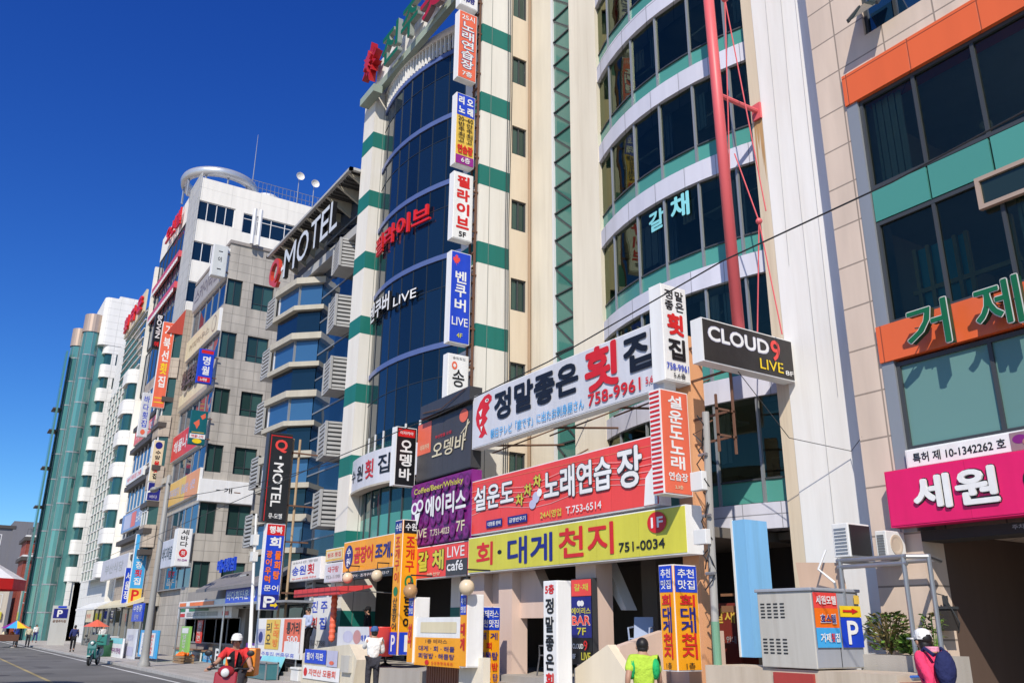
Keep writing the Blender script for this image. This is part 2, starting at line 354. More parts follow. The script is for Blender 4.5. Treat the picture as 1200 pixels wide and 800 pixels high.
for y in (3.7,): m.quad((-300,y,.004), (60,y,.004), (60,y+.13,.004), (-300,y+.13,.004), line_y)
m.quad((-300,7.2,.004), (60,7.2,.004), (60,7.33,.004), (-300,7.33,.004), line_w)
tag(m.build('road_markings'), kind='structure')
asph2 = ground_mat('asphalt_patch', (.09, .088, .085)); iron = paint('cast_iron', (.06, .055, .05), .6, .5)
m = MB(); random.seed(4)
for i in range(16):
    x, y = -110+i*6.5+random.uniform(-2, 2), random.uniform(1.5, 6.8); w_, h = random.uniform(.8, 4), random.uniform(.4, 1.1)
    m.quad((x, y, .002), (x+w_, y+random.uniform(-.1, .1), .002), (x+w_*.95, y+h, .002), (x+.1, y+h*.9, .002), asph2)
tag(m.build('road_patches'), kind='structure')
m = MB()
for x, y in ((-60, 5.6), (-38, 2.6), (-90, 5.0)): m.lathe([(.001, .006), (.34, .006), (.36, .001)], (x, y, 0), iron, 20)
tag(m.build('road_manholes'), kind='structure')
pav = tiles('pavement_slabs', (.42, .39, .35), .6, .6, .012, vary=.16, rough=.85)
_n = pav.node_tree   # slabs lie flat: use x,y instead of x+y,z
for l in list(_n.links):
    if l.to_node.type == 'TEX_BRICK' and l.to_socket.name == 'Vector': _n.links.remove(l)
_n.links.new([x for x in _n.nodes if x.type == 'TEX_COORD'][0].outputs['Object'], [x for x in _n.nodes if x.type == 'TEX_BRICK'][0].inputs[0])
m = MB(); m.box(-400, 60, 8.0, 40, -.2, .1, pav); tag(m.build('sidewalk'), kind='structure')
kerb = tiles('kerb_stone', (.45, .43, .4), 1.0, 1.0, .01)
m = MB(); m.box(-400, 60, 7.8, 8.0, -.2, .115, kerb); tag(m.build('kerb'), kind='structure')
m = MB(); m.box(-400, 60, -9, -5, -.2, .1, pav); tag(m.build('seaside_sidewalk'), kind='structure')

# ------------------------------------------------------------------ shared finishes
alu = paint('aluminium_frame', (.3, .32, .34), .4, .3, metal=.3); dark_alu = paint('dark_frame', (.05, .055, .06), .4, .3)
white_alu = paint('white_frame', (.7, .7, .7), .4, .3); steel = paint('galvanised_steel', (.4, .41, .42), .4, .5, metal=.7)
rust = paint('rusty_iron', (.16, .08, .05), .8, .8); inner = paint('dim_interior', (.035, .03, .028), .9, .3)
g_dark = glass('dark_glazing', (.016, .03, .03), 1.6); g_navy = glass('navy_glazing', (.004, .012, .03), 1.7, vary=.35)
g_blue = glass('blue_glazing', (.008, .03, .07), 2.0, vary=.3, st=(1, 1, 1)); g_teal = glass('teal_glazing', (.015, .06, .065), 1.8, vary=.4)
g_mint = glass('mint_spandrel', (.07, .26, .22), 1.5, rough=.12, vary=.12); g_room = glass('room_glazing', (.02, .035, .035), 1.6, vary=.9, col2=(.05, .12, .11))
g_lit = glass('pale_green_glazing', (.13, .25, .23), 1.5, rough=.06, vary=.2)

# ================================================================== B1: stone-panel building with orange bands (right edge)
stone_pink = tiles('pinkish_panel_stone', (.66, .53, .43), 1.0, .82, .016, vary=.08, dirt=.45)
tang = tiles('orange_metal_panel', (.72, .13, .035), 1.3, 3.0, .012, rough=.4, dirt=.15, vary=.04)
b = thing('commercial_building', 'pink stone building with two orange bands, wide dark glazing and a dark carport', 'building', (-4.5, 13.2, 0))
T = FY(13.2); m = MB()
boxT(m, T, -9.05, -8.43, 0, .6, 0, 22, stone_pink)
boxT(m, T, -8.43, -8.16, 0, .6, 0, 3.3, stone_pink)
wall_holes(m, T, -8.43, -.5, 12.07, 22, [(-7.86, -6.6, 12.7, 14.6), (-5.2, -3.9, 12.7, 14.6), (-7.86, -6.6, 16.2, 18)], .15, stone_pink)
m.box(-9.05, -.5, 18.0, 26, 3.3, 22, stone_pink); m.box(-9.05, -8.45, 13.8, 18, 3.3, 22, stone_pink); m.box(-8.45, -.5, 13.8, 18, 12.07, 22, stone_pink); m.box(-8.45, -.5, 13.75, 18, 3.3, 6.5, stone_pink)
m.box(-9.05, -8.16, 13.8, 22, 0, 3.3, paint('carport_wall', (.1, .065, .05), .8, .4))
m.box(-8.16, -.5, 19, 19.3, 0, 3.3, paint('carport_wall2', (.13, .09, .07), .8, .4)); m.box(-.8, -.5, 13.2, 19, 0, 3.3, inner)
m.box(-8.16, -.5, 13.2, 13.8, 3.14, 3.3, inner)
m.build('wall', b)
for z0, z1 in ((11.4, 12.07), (6.19, 6.85)):
    m = MB(); boxT(m, T, -8.43, -.5, -.06, .5, z0, z1, tang); m.build('orange_band', b)
m = MB(); boxT(m, T, -8.43, -8.2, -.02, .5, 3.3, 6.19, alu); boxT(m, T, -8.43, -8.2, -.02, .5, 6.85, 11.4, alu); m.build('corner_post', b)
cg = clear_glass('office_glazing', (.44, .54, .5), 1.65)
for z0, z1 in ((9.49, 11.4), (6.85, 8.82)): window(b, T, -8.2, -1.6, z0, z1, 6, .06, .07, dark_alu, cg)
room = paint('room_wall', (.34, .31, .26), .9, .3); ceil_ = paint('room_ceiling', (.5, .5, .48), .9, .2)
m = MB(); m.box(-8.45, -.5, 17.6, 17.99, 6.5, 12.07, room); m.box(-8.45, -.5, 13.4, 17.9, 8.9, 9.4, ceil_); m.box(-8.44, -.5, 13.72, 17.9, 11.5, 12.0, ceil_); m.box(-8.45, -.5, 13.72, 17.9, 6.5, 6.8, room); m.box(-8.45, -8.4, 13.7, 17.6, 6.8, 12, room); m.build('room_interior', b)
for i, (x0, x1) in enumerate(((-8.1, -7.5), (-5.9, -5.3), (-4.6, -3.3))):
    m = MB()
    for j in range(9): m.box(x0+(x1-x0)*j/9, x0+(x1-x0)*(j+.8)/9, 13.5+.02*(j % 2), 13.53+.02*(j % 2), 9.5 if i != 1 else 6.9, 11.4 if i != 1 else 8.8, paint('curtain_cloth', (.4, .42, .38), .9, .2))
    m.build('curtain', b)
m = MB(); tf = paint('tan_wood_frame', (.45, .33, .14), .6, .2)
for x in (-7.9, -7.65, -7.15, -6.95, -6.2): m.box(x, x+.07, 13.75, 13.82, 6.85, 8.3, tf)
m.box(-8.0, -6.1, 13.76, 13.81, 7.45, 7.53, tf); m.build('inner_screen', b)
m = MB(); m.box(-7.95, -6.9, 13.84, 13.86, 6.85, 8.3, paint('screen_cloth', (.12, .36, .42), .7, .2)); m.build('inner_cloth', b)
for x, y, z in ((-6.9, 15.2, 9.55), (-5.2, 15.8, 9.55)):
    m = MB(); m.ball((x, y, 11.2-.3), .12, paint('room_lamp', (.6, .55, .45), .4), 10); m.tube([(x, y, 11.0), (x, y, 11.5)], .01, dark_alu, 5); m.build('pendant', b)
m = MB()
for i in range(4): m.box(-7.6+i*1.6, -6.6+i*1.6, 14.6, 15.3, 7.5, 7.55, room); m.box(-7.15+i*1.6, -7.05+i*1.6, 14.9, 15, 6.8, 7.5, dark_alu)
m.build('room_table', b)
m = MB()
for i in range(6): boxT(m, T, -8.18+1.1*i, -7.12+1.1*i, .02, .1, 8.84, 9.47, g_mint)
m.build('spandrel', b)
for a0, z0 in ((-6.31, 8.26),):
    w_ = window(b, T, a0, a0+.95, z0, z0+.56, 1, -.04, .07, paint('tan_frame', (.4, .3, .24), .5, .3), g_dark, name='casement_window')
window(b, T, -8.2, -1.75, 4.62, 6.15, 4, .06, .07, dark_alu, g_lit)
window(b, T, -7.86, -6.6, 12.7, 14.6, 2, .1, .06, dark_alu, g_blue); window(b, T, -5.2, -3.9, 12.7, 14.6, 2, .1, .06, dark_alu, g_blue)
window(b, T, -7.86, -6.6, 16.2, 18, 2, .1, .06, dark_alu, g_blue)
m = MB(); m.prism([(13.1, 13.3), (13.13, 13.34), (12.72, 12.82), (12.69, 12.78)], 'x', -7.84, -7.24, g_dark)
for x in (-7.86, -7.24): m.prism([(13.12, 13.36), (13.14, 13.3), (12.7, 12.76), (12.66, 12.82)], 'x', x, x+.04, dark_alu)
m.build('open_sash', b)
m = MB(); m.box(-8.16, -.8, 18.2, 18.25, .1, 1.55, paint('gate_black', (.02, .02, .02), .6, .3))
for i in range(22): m.box(-8.1+i*.33, -7.97+i*.33, 18.17, 18.2, .1, 1.5, paint('gate_yellow', (.3, .2, .03), .6, .4))
m.build('striped_gate', b)
m = MB(); m.box(-8.12, -7.92, 13.24, 13.5, 1.78, 2.1, inner); m.box(-8.13, -7.9, 13.22, 13.52, 2.1, 2.14, dark_alu); m.box(-8.05, -7.98, 13.35, 13.4, 2.14, 2.3, dark_alu)
m.tube([(-8.16, 13.3, 2.35), (-7.95, 13.25, 2.3), (-7.85, 13.4, 1.9), (-7.95, 13.5, 1.75)], .01, dark_alu); m.build('floodlight', b)

# ================================================================== B2a: tower with curved glass bay, teal strip and white pier
cream = paint('cream_render', (.73, .67, .55), .75, .5, .6, drip=.45); pale_wire = paint('pale_wire', (.5, .5, .48), .6); ivory = paint('white_render', (.8, .79, .765), .75, .55, .6, drip=.35)
lav = tiles('lavender_metal_band', (.6, .6, .68), 1.05, 2, .012, rough=.35, vary=.06, dirt=.3)
beige = paint('beige_render', (.68, .58, .44), .8, .5, .7, drip=.6)
b = thing('glass_bay_tower', 'cream tower with a curved glass bay, pale floor bands and a broad white pier', 'building', (-15, 14.3, 0))
m = MB(); m.box(-10.93, -8.6, 13.8, 17, 0, 27, ivory); m.box(-11.25, -10.93, 13.82, 17, 0, 27, beige); m.build('white_pier', b)
m = MB(); random.seed(21); stn = paint('rust_run', (.5, .3, .14), .9, .9, 4)
for i in range(9):
    x = -11.2+random.uniform(0, .22); L = random.uniform(.4, 2.0); w_ = random.uniform(.012, .035)
    y = 13.815-.001*i
    m.add([(x-w_, y, 12.75), (x+w_, y, 12.75), (x+w_*.7, y, 12.75-L*.6), (x, y, 12.75-L), (x-w_*.7, y, 12.75-L*.6)], [(0, 1, 2, 3, 4)], stn)
m.build('rust_stain', b)
for (x0, x1, z0) in ((-10.2, -9.9, 3), (-9.8, -9.6, 6), (-10.6, -10.4, 9)):
    m = MB(); m.tube([(x0, 13.78, z0), (x0+.05, 13.78, 12), (x1, 13.78, 24)], .004, pale_wire, 4); m.build('pier_cable', b)
m = MB(); boxT(m, FY(14.3), -20.95, -19.64, 0, .5, 3.6, 27, cream); m.box(-20.95, -8.7, 17, 26, 0, 27, cream)
m.box(-20.95, -17.2, 14.8, 17, 3.6, 27, cream); m.build('wall', b)
m = MB(); m.box(-18.53, -17.2, 14.15, 14.8, 3.6, 27, cream); m.build('pilaster', b)
m = MB(); g = MB()
m.box(-19.64, -19.56, 14.22, 14.4, 3.6, 27, white_alu); m.box(-18.61, -18.53, 14.22, 14.4, 3.6, 27, white_alu)
for i in range(26):
    z = 4.0+i*.92
    m.box(-19.56, -18.61, 14.25, 14.33, z-.02, z+.02, dark_alu); g.quad((-19.56,14.3,z+.02), (-18.61,14.3,z+.02), (-18.61,14.3,z+.9), (-19.56,14.3,z+.9), glass('green_strip_glazing', (.05, .17, .14), 1.6, .08, .15))
    m.prism([(-19.56, z+.86), (-19.54, z+.9), (-18.61, z+.04), (-18.63, z)], 'y', 14.27, 14.29, dark_alu)
sw = m.build('strip_window', b); g.build('pane', sw)
CX, RB = -14.22, 7.7                       # bay arc
def YB(x): return 13.68 + (RB - sqrt(RB*RB-(x-CX)**2))
def arc(mb, x0, x1, z0, z1, Yf, d0, d1, mat, n=12, T=None):
    xs = [x0+(x1-x0)*i/n for i in range(n+1)]
    for a, c in zip(xs, xs[1:]):
        ya, yc = Yf(a), Yf(c)
        mb.add([(a,ya+d0,z0),(c,yc+d0,z0),(c,yc+d1,z0),(a,ya+d1,z0),(a,ya+d0,z1),(c,yc+d0,z1),(c,yc+d1,z1),(a,ya+d1,z1)],
               [(0,3,2,1),(4,5,6,7),(0,1,5,4),(2,3,7,6)], mat)
XS = [-17.2, -16.35, -15.1, -14.05, -12.95, -11.95, -11.25]
for k in range(9):
    z = 3.72+2.765*k
    m = MB(); arc(m, -17.2, -11.25, z, z+.52, YB, -.1, .5, lav); m.build('floor_band', b)
    for (z0, z1, gm, nm) in ((z+.52, z+1.02, g_mint, 'spandrel_glazing'), (z+1.02, z+2.765, clear_glass('bay_glazing_clear', (.34, .43, .43), 1.65), 'window')):
        m = MB()
        for x in XS[1:-1]: m.box(x-.03, x+.03, YB(x)-.05, YB(x)+.06, z0, z1, alu)
        arc(m, -17.2, -11.25, z0-.02, z0+.02, YB, -.03, .05, dark_alu)
        wn = m.build(nm, b); g = MB()
        for a, c in zip(XS, XS[1:]):
            g.quad((a,YB(a),z0), (c,YB(c),z0), (c,YB(c),z1), (a,YB(a),z1), gm)
        g.build('pane', wn)
m = MB(); m.box(-17.2, -11.25, 16.7, 17, 3.6, 27, paint('bay_room_wall', (.2, .2, .19), .9, .3)); m.box(-17.2, -11.25, 15.5, 15.7, 0, 3.72, inner)
for k in range(9): z = 3.72+2.765*k; m.box(-17.19, -11.26, 14.25, 16.7, z+.06, z+.46, ceil_)
m.build('bay_core', b)
random.seed(11)
for k in range(8):
    z = 3.72+2.765*k
    for j in range(4):
        x = random.uniform(-16.6, -11.8); ww = random.uniform(.3, .8); c_ = random.choice(((.5, .5, .46), (.3, .36, .36), (.55, .5, .38), (.2, .24, .3)))
        h = random.choice((1.7, 1.0, .6, 1.2)); m = MB()
        for q in range(6): m.box(x+ww*q/6, x+ww*(q+.85)/6, YB(x)+.42+.02*(q % 2), YB(x)+.45+.02*(q % 2), z+2.72-h, z+2.72, paint('blind_%d' % int(c_[0]*100), c_, .9, .2))
        m.build('blind', b)
    m = MB()
    for j in range(3):
        x = -16.2+1.9*j+random.uniform(-.3, .3); m.box(x, x+.5, 15.2, 15.7, z+.46, z+.46+random.uniform(.9, 1.5), paint('shelf_dark', (.12, .1, .08), .7)); m.box(x+.1, x+.9, 14.9, 15.3, z+2.6, z+2.66, paint('tube_light', (.7, .72, .7), .4))
    m.build('room_furniture', b)
# lettering stuck on the glass of the bay
m = MB(); Tb = lambda a, d, z: (a, YB(a)+d, z)
put_text(m, Tb, '갈', -14.65, -14.08, 11.3, 11.85, -.03, ink(C['aqua']), .04); put_text(m, Tb, '채', -13.85, -13.25, 11.3, 11.95, -.03, ink(C['aqua']), .04)
m.build('lettering', b)
# ground floor of the tower: raised terrace in a dark open hall
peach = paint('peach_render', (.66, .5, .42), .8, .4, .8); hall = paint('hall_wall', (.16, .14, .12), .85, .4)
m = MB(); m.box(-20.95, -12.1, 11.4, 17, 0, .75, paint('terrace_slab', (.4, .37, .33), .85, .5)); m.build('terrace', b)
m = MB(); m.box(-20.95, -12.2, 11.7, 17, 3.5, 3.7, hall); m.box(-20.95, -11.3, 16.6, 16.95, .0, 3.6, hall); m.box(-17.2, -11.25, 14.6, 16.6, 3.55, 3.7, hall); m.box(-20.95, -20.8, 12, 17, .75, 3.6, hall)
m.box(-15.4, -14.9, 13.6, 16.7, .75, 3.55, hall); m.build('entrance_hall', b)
for x0, x1 in ((-20.0, -19.3), (-18.6, -18.0), (-15.45, -14.75)):
    m = MB(); m.box(x0, x1, 11.75, 12.2, .1, 3.55, peach); m.build('column', b)
m = MB(); m.prism([(-15.6, 3.2), (-15.2, 3.2), (-14.55, 2.15), (-14.72, 2.15)], 'y', 12.4, 12.7, ivory); m.build('brace', b)
for x in (-19.3, -18.0):
    m = MB(); m.prism([(x, 3.3), (x+.45, 3.3), (x+1.15, 2.35), (x+.95, 2.0), (x, 2.0)], 'y', 12.0, 12.3, peach); m.build('brace', b)
stp = paint('stair_tread', (.36, .34, .32), .85, .4)
m = MB()
for i in range(5): m.box(-17.9, -15.2, 10.5+.2*i, 11.4, .1+.13*i, .1+.13*(i+1), stp)
m.prism([(-17.95, .1), (-16.2, .1), (-16.2, .2), (-16.9, .62), (-16.9, 1.15), (-17.95, 1.15)], 'y', 10.3, 10.48, cream)
m.build('front_stair', b)
m = MB(); m.prism([(-14.7, .1), (-14.7, 1.0), (-13.62, 1.48), (-13.05, .95), (-13.05, .1)], 'y', 11.1, 11.3, paint('stringer_cream', (.72, .64, .5), .8, .3))
m.prism([(11.3, .1), (11.3, 1.45), (13.5, 2.0), (13.5, .1)], 'x', -13.7, -13.5, peach)
m.box(-13.5, -12.2, 12.6, 12.8, .1, 1.75, peach); m.build('ramp_wall', b)

# ================================================================== B2b: curved dark glass building with white and green piers
gw = paint('white_panel', (.74, .71, .64), .6, .45, .7, drip=.5); gg = paint('green_panel', (.012, .16, .13), .5, .4, .7, drip=.3)
b = thing('curved_glass_building', 'building with a bulging dark blue glass front between white and green striped piers', 'building', (-25, 12.3, 0))
GZ = [20.7-2.73*k for k in range(8)]
def pier(x0, x1, y0, y1, top):
    m = MB(); z = top; m_ = []
    prev = top
    for gz in GZ:
        m.box(x0, x1, y0, y1, gz+.72, prev, gw); m.box(x0-.004, x1+.004, y0-.004, y1, gz, gz+.72, gg); prev = gz
    m.box(x0, x1, y0, y1, 0, prev, gw)
    for i in range(1, 3): m.box(x1-.002, x1+.006, y0+(y1-y0)*i/3-.008, y0+(y1-y0)*i/3+.008, 0, top, paint('panel_joint', (.2, .2, .18), .8)) if i == 1 else None
    return m.build('pier', b)
pier(-22.0, -20.95, 12.3, 13.46, 25.2); pier(-30.35, -29.25, 12.0, 13.3, 23.9)
m = MB(); T = SX(-20.95); WZ = [(20.62-2.78*k-1.08, 20.62-2.78*k) for k in range(6)] + [(22.3, 23.4)]
wall_holes(m, T, 13.46, 14.3, 3.6, 25.2, [(13.54, 14.12, a, c) for a, c in WZ], .12, beige)
m.box(-21.8, -21.08, 13.46, 20, 0, 25.2, beige); m.box(-30.3, -21.0, 14.6, 22, 0, 24.2, beige); m.build('wall', b)
for a, c in WZ: window(b, T, 13.54, 14.12, a, c, 2, .08, .05, dark_alu, g_room)
m = MB(); m.tube([(-20.88, 14.2, .5), (-20.88, 14.2, 25.2)], .05, paint('old_drainpipe', (.36, .25, .16), .7, .7)); m.build('drainpipe', b)
for i in range(3):
    m = MB(); x, y = -20.93, 13.3+.08*i
    m.tube([(x, y, 4+i), (x+.03, y+.02, 9), (x, y-.02*i, 14), (x+.02, y+.03, 19), (x, y, 25)], .012, dark_alu, 5); m.build('cable', b)
def YC(x): return 12.28 + (x+27.2)**2/17
blu = paint('blue_floor_band', (.09, .13, .3), .3, .3); nav_alu = paint('navy_frame', (.025, .035, .05), .4, .2)
XC = [-29.3+.73*i for i in range(11)]
BZ = [22.45, 19.65, 16.9, 14.0, 10.75]
for k in range(len(BZ)):
    top = BZ[k]; bot = BZ[k+1] if k+1 < len(BZ) else 7.55
    m = MB(); arc(m, -29.3, -22.0, top-.09, top+.1, YC, -.05, .2, blu); m.build('floor_band', b)
    m = MB(); zm = (top+bot)/2+.5
    for x in XC[1:-1]: m.box(x-.012, x+.012, YC(x)-.02, YC(x)+.03, bot+.1, top-.09, nav_alu)
    arc(m, -29.3, -22.0, zm-.012, zm+.012, YC, -.015, .03, nav_alu)
    wn = m.build('window', b); g = MB()
    for a, c in zip(XC, XC[1:]):
        for p, q in ((bot+.1, zm), (zm, top-.09)): g.quad((a,YC(a),p), (c,YC(c),p), (c,YC(c),q), (a,YC(a),q), g_navy)
    g.build('pane', wn)
# lower level: teal glazing with white mullions under the bay
for z0, z1 in ((7.55, 8.3), (4.6, 6.35)):
    m = MB()
    for x in XC[1:-1:1]: m.box(x-.03, x+.03, YC(x)-.04, YC(x)+.05, z0, z1, white_alu if z0 > 7 else dark_alu)
    arc(m, -29.3, -22.0, z0, z0+.06, YC, -.04, .05, alu)
    wn = m.build('window', b); g = MB()
    for a, c in zip(XC, XC[1:]):
        zs = z0+(z1-z0)*.45
        g.quad((a,YC(a),z0), (c,YC(c),z0), (c,YC(c),zs), (a,YC(a),zs), g_mint); g.quad((a,YC(a),zs), (c,YC(c),zs), (c,YC(c),z1), (a,YC(a),z1), g_teal)
    g.build('pane', wn)
m = MB()
for i in range(34):
    x = -29.0+.205*i; m.box(x, x+.07, YC(x)-.05, YC(x)+.05, 22.6, 23.35, ivory)
arc(m, -29.3, -22.0, 23.3, 23.6, YC, -.1, .3, ivory); m.build('parapet_fins', b)
m = MB(); arc(m, -29.3, -22, 3.6, 7.5, YC, 1.0, 1.2, inner); arc(m, -29.3, -22, 8.3, 23.6, YC, .6, .8, inner); m.build('bay_core', b)
m = MB(); m.box(-29.2, -21, 14.5, 14.6, .7, 4.6, inner); m.box(-30.3, -21, 10.9, 14.6, .0, .7, paint('terrace_slab', (.4, .37, .33))); m.box(-29.3, -22, 12.9, 14.6, 3.5, 3.6, inner)
for i in range(5): m.box(-33, -29, 10.1+.2*i, 12.5, .1+.12*i, .22+.12*i, stp)
m.build('raised_terrace', b)
m = MB()
for x in (-21.35, -21.05): m.box(x, x+.06, 12.2, 12.26, 7.6, 24.8, rust)
for i in range(34): m.box(-21.35, -21.0, 12.18, 12.24, 7.8+i*.5, 7.85+i*.5, rust)
m.build('sign_rail', b)
# channel letters standing on the glass
Tc = lambda a, d, z: (a, YC(a)+d, z)
m = MB(); put_text(m, Tc, '필라이브', -28.85, -24.7, 15.5, 16.3, -.1, ink(C['red']), .02, .08); m.build('red_letters', b)
m = MB(); put_text(m, Tc, '벤쿠버', -28.95, -26.9, 12.75, 13.5, -.1, ink(C['white']), .03, .1, side=ink(C['black'])); put_text(m, Tc, 'LIVE', -26.6, -25.2, 12.75, 13.1, -.1, ink(C['white']), .01, .08, side=ink(C['black'])); m.build('white_letters', b)

# ================================================================== B3: motel with louvred boxes, navy glass and a lattice canopy
mgrey = paint('motel_grey_panel', (.12, .12, .125), .6, .35); led = paint('cream_ledge', (.45, .42, .35), .7, .5, drip=.4)
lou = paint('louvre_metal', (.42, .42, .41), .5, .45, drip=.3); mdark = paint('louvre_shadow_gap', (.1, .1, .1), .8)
b = thing('motel_building', 'navy glass motel with stacked louvred boxes, cream ledges and a lattice roof canopy', 'building', (-35.5, 12.8, 0))
m = MB(); m.box(-41.2, -30.4, 13.0, 24, 0, 19.3, mgrey); m.build('wall', b)
ML = [4.0+2.77*k for k in range(6)]
for k, z in enumerate(ML):
    for (z0, z1, gm) in ((z, z+1.2, g_navy), (z+1.2, z+2.77, g_blue)):
        g = MB(); m = MB()
        for x0, x1 in ((-36.0, -34.6), (-34.6, -33.2), (-33.2, -31.8), (-31.8, -30.5)): boxT(g, FY(12.8), x0, x1, 0, .1, z0, z1, gm)
        boxT(m, FY(12.8), -36.0, -30.5, -.03, .1, z0-.03, z0+.03, alu)
        wn = m.build('window', b); g.build('pane', wn)
for k in range(6):                                   # right stack of louvred boxes
    z = 2.55+2.5+2.77*k-.2; z0, z1 = z, z+1.42
    z0 = 13.6-2.72*(4-k)+.0; z1 = z0+1.4
    if k == 5: z0, z1 = 16.3, 17.6
    m = MB()
    out = [(-33.2, 12.8), (-33.2, 12.15), (-31.95, 11.95), (-31.75, 12.8)]
    m.prism(out, 'z', z0, z0+.08, lou); m.prism(out, 'z', z1-.08, z1, lou)
    ins = [(-33.12, 12.8), (-33.12, 12.22), (-31.98, 12.03), (-31.82, 12.8)]
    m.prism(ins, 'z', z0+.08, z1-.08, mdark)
    for i in range(7):
        zz = z0+.12+i*(z1-z0-.26)/6.5
        m.prism(out, 'z', zz, zz+.1, lou)
    for (px, py) in out[1:3]: m.box(px-.05, px+.05, py-.03, py+.07, z0, z1, lou)
    m.build('louvred_box', b)
for k in range(6):                                   # left stack
    z0 = 16.3-2.75*k; z1 = z0+1.5
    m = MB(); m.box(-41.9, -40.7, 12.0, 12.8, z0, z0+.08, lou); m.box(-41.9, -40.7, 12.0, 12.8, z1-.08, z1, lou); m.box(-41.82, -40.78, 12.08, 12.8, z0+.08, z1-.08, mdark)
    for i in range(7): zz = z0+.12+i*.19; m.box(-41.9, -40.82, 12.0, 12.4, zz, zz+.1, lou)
    m.box(-41.95, -41.85, 12, 12.1, z0, z1, lou); m.box(-40.8, -40.7, 12, 12.1, z0, z1, lou)
    m.build('louvred_box', b)
g = MB(); m = MB()
boxT(g, FY(12.75), -41.0, -30.6, 0, .1, .1, 3.3, g_dark)
for i in range(6): boxT(m, FY(12.7), -41.0+i*2.04, -40.9+i*2.04, 0, .1, .1, 3.3, dark_alu)
boxT(m, FY(12.6), -41.2, -30.5, 0, .3, 3.3, 3.55, mgrey); wn = m.build('shopfront_frame', b); g.build('pane', wn)
for k in range(5):                                   # faceted bay between ledges
    z = 17.35-2.75*k
    out = [(-40.2, 12.8), (-39.0, 11.75), (-36.9, 12.0), (-36.1, 12.8)]; led_o = [(-40.45, 12.8), (-39.1, 11.5), (-36.75, 11.75), (-35.75, 12.8)]
    m = MB(); m.prism(led_o, 'z', z-.3, z, led); m.prism(led_o, 'z', z-1.62, z-1.4, led); m.build('bay_ledge', b)
    g = MB(); g.prism(out, 'z', z-1.4, z-.3, glass('bay_glazing', (.03, .09, .19), 1.9, .03, .3, st=(1, 1, 1))); g.build('bay_window', b)
    g = MB(); g.prism(out, 'z', z-2.75, z-1.62, g_navy); m2 = g.build('bay_spandrel', b)
    m = MB(); m.box(-39.05, -38.95, 11.72, 11.82, z-1.4, z-.3, white_alu); m.build('bay_mullion', b); m = MB(); m.box(-36.95, -36.85, 11.96, 12.06, z-1.4, z-.3, alu); m.build('bay_mullion', b)
m = MB()                                             # canopy: sloping lattice with triangular brackets
m.box(-41.4, -30.3, 11.5, 11.65, 20.0, 20.12, lou); m.box(-41.4, -41.25, 11.5, 13.3, 20.0, 20.12, lou); m.box(-30.45, -30.3, 11.5, 13.3, 20.0, 20.12, lou)
m.box(-41.2, -30.4, 13.0, 13.2, 19.3, 20.1, lou)
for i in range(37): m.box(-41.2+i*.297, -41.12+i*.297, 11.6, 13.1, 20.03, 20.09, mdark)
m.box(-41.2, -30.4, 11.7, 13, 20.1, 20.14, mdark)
for i in range(9):
    x = -40.8+i*1.25; m.prism([(11.6, 20.0), (13.0, 20.0), (13.0, 19.2)], 'x', x, x+.12, led)
m.build('roof_canopy', b)
m = MB(); m.box(-41.6, -30.5, 12.3, 13.0, 17.55, 17.8, lou); m.box(-41.6, -30.5, 12.25, 12.4, 17.5, 17.9, lou); m.build('sign_ledge', b)
m = MB(); put_text(m, FY(11.9), 'Q', -41.3, -39.75, 18.0, 19.7, 0, ink((.55, .06, .04)), .02, .18); m.build('red_letter', b)
m = MB()
for ch, x0, x1 in zip('MOTEL', (-38.9, -37.0, -35.2, -33.9, -32.8), (-37.25, -35.45, -34.05, -32.95, -31.9)):
    put_text(m, FY(11.9), ch, x0, x1, 18.05, 19.55, 0, ink((.62, .66, .7)), .008, .2, side=ink(C['black']))
m.box(-39.6, -39.2, 11.8, 12.0, 18.7, 18.9, ink(C['white'])); m.build('white_letters', b)

# ================================================================== B4: beige stone building seen along its side
stone = tiles('beige_granite', (.46, .42, .36), .9, .6, .012, vary=.1, dirt=.7)
b = thing('stone_office_building', 'beige granite building with ribbons of blue glass and rows of shop boards up its corner', 'building', (-57.5, 12.5, 0))
SX_ = -53.6; T = SX(SX_); FLZ = [(21.6, 23.4), (18.0, 19.75), (14.4, 16.0), (10.7, 12.4), (7.0, 8.85), (3.9, 5.4)]
holes = []
for z0, z1 in FLZ:
    for a0, a1 in ((12.55, 13.55), (14.25, 15.65), (17.0, 18.4)): holes.append((a0, a1, z0, z1))
m = MB(); wall_holes(m, T, 12.5, 22, 0, 26, holes, .22, stone)
m.box(-62.7, SX_-.25, 12.75, 22, 0, 25.9, stone); boxT(m, FY(12.5), -62.7, SX_-.02, 0, .3, 23.4, 26, stone)
for (za, zb) in ((19.75, 21.6), (16.0, 18.0), (12.4, 14.4), (8.85, 10.7), (5.4, 7.0)): boxT(m, FY(12.5), -62.7, SX_-.02, 0, .3, za, zb, stone)
boxT(m, FY(12.5), -62.7, -62.2, -.01, .3, 3, 26, stone); boxT(m, FY(12.5), -55.6, SX_-.02, 0, .2, 0, 3.9, stone)
m.build('wall', b)
for i, (z0, z1) in enumerate(FLZ):
    for a0, a1 in ((12.55, 13.55), (14.25, 15.65), (17.0, 18.4)):
        window(b, T, a0, a1, z0, z1, 2, .14, .05, dark_alu, g_room, transom=z0+.45 if a0 > 14 else None)
    window(b, FY(12.5), -62.2, -53.65, z0, z1, 5, .02, .06, alu, g_blue)
m = MB(); m.box(-62.8, SX_+.08, 12.42, 22, 25.9, 26.12, paint('coping', (.3, .27, .25), .7)); m.build('coping', b)
for y in (12.9, 13.3):
    m = MB(); m.tube([(-53.2, y+.8, 26), (-53.2, y+.8, 28.6)], .14, white_alu, 8); m.box(-53.3, -53.1, y+.75, y+.85, 26.1, 28.2, steel); m.build('antenna_panel', b)
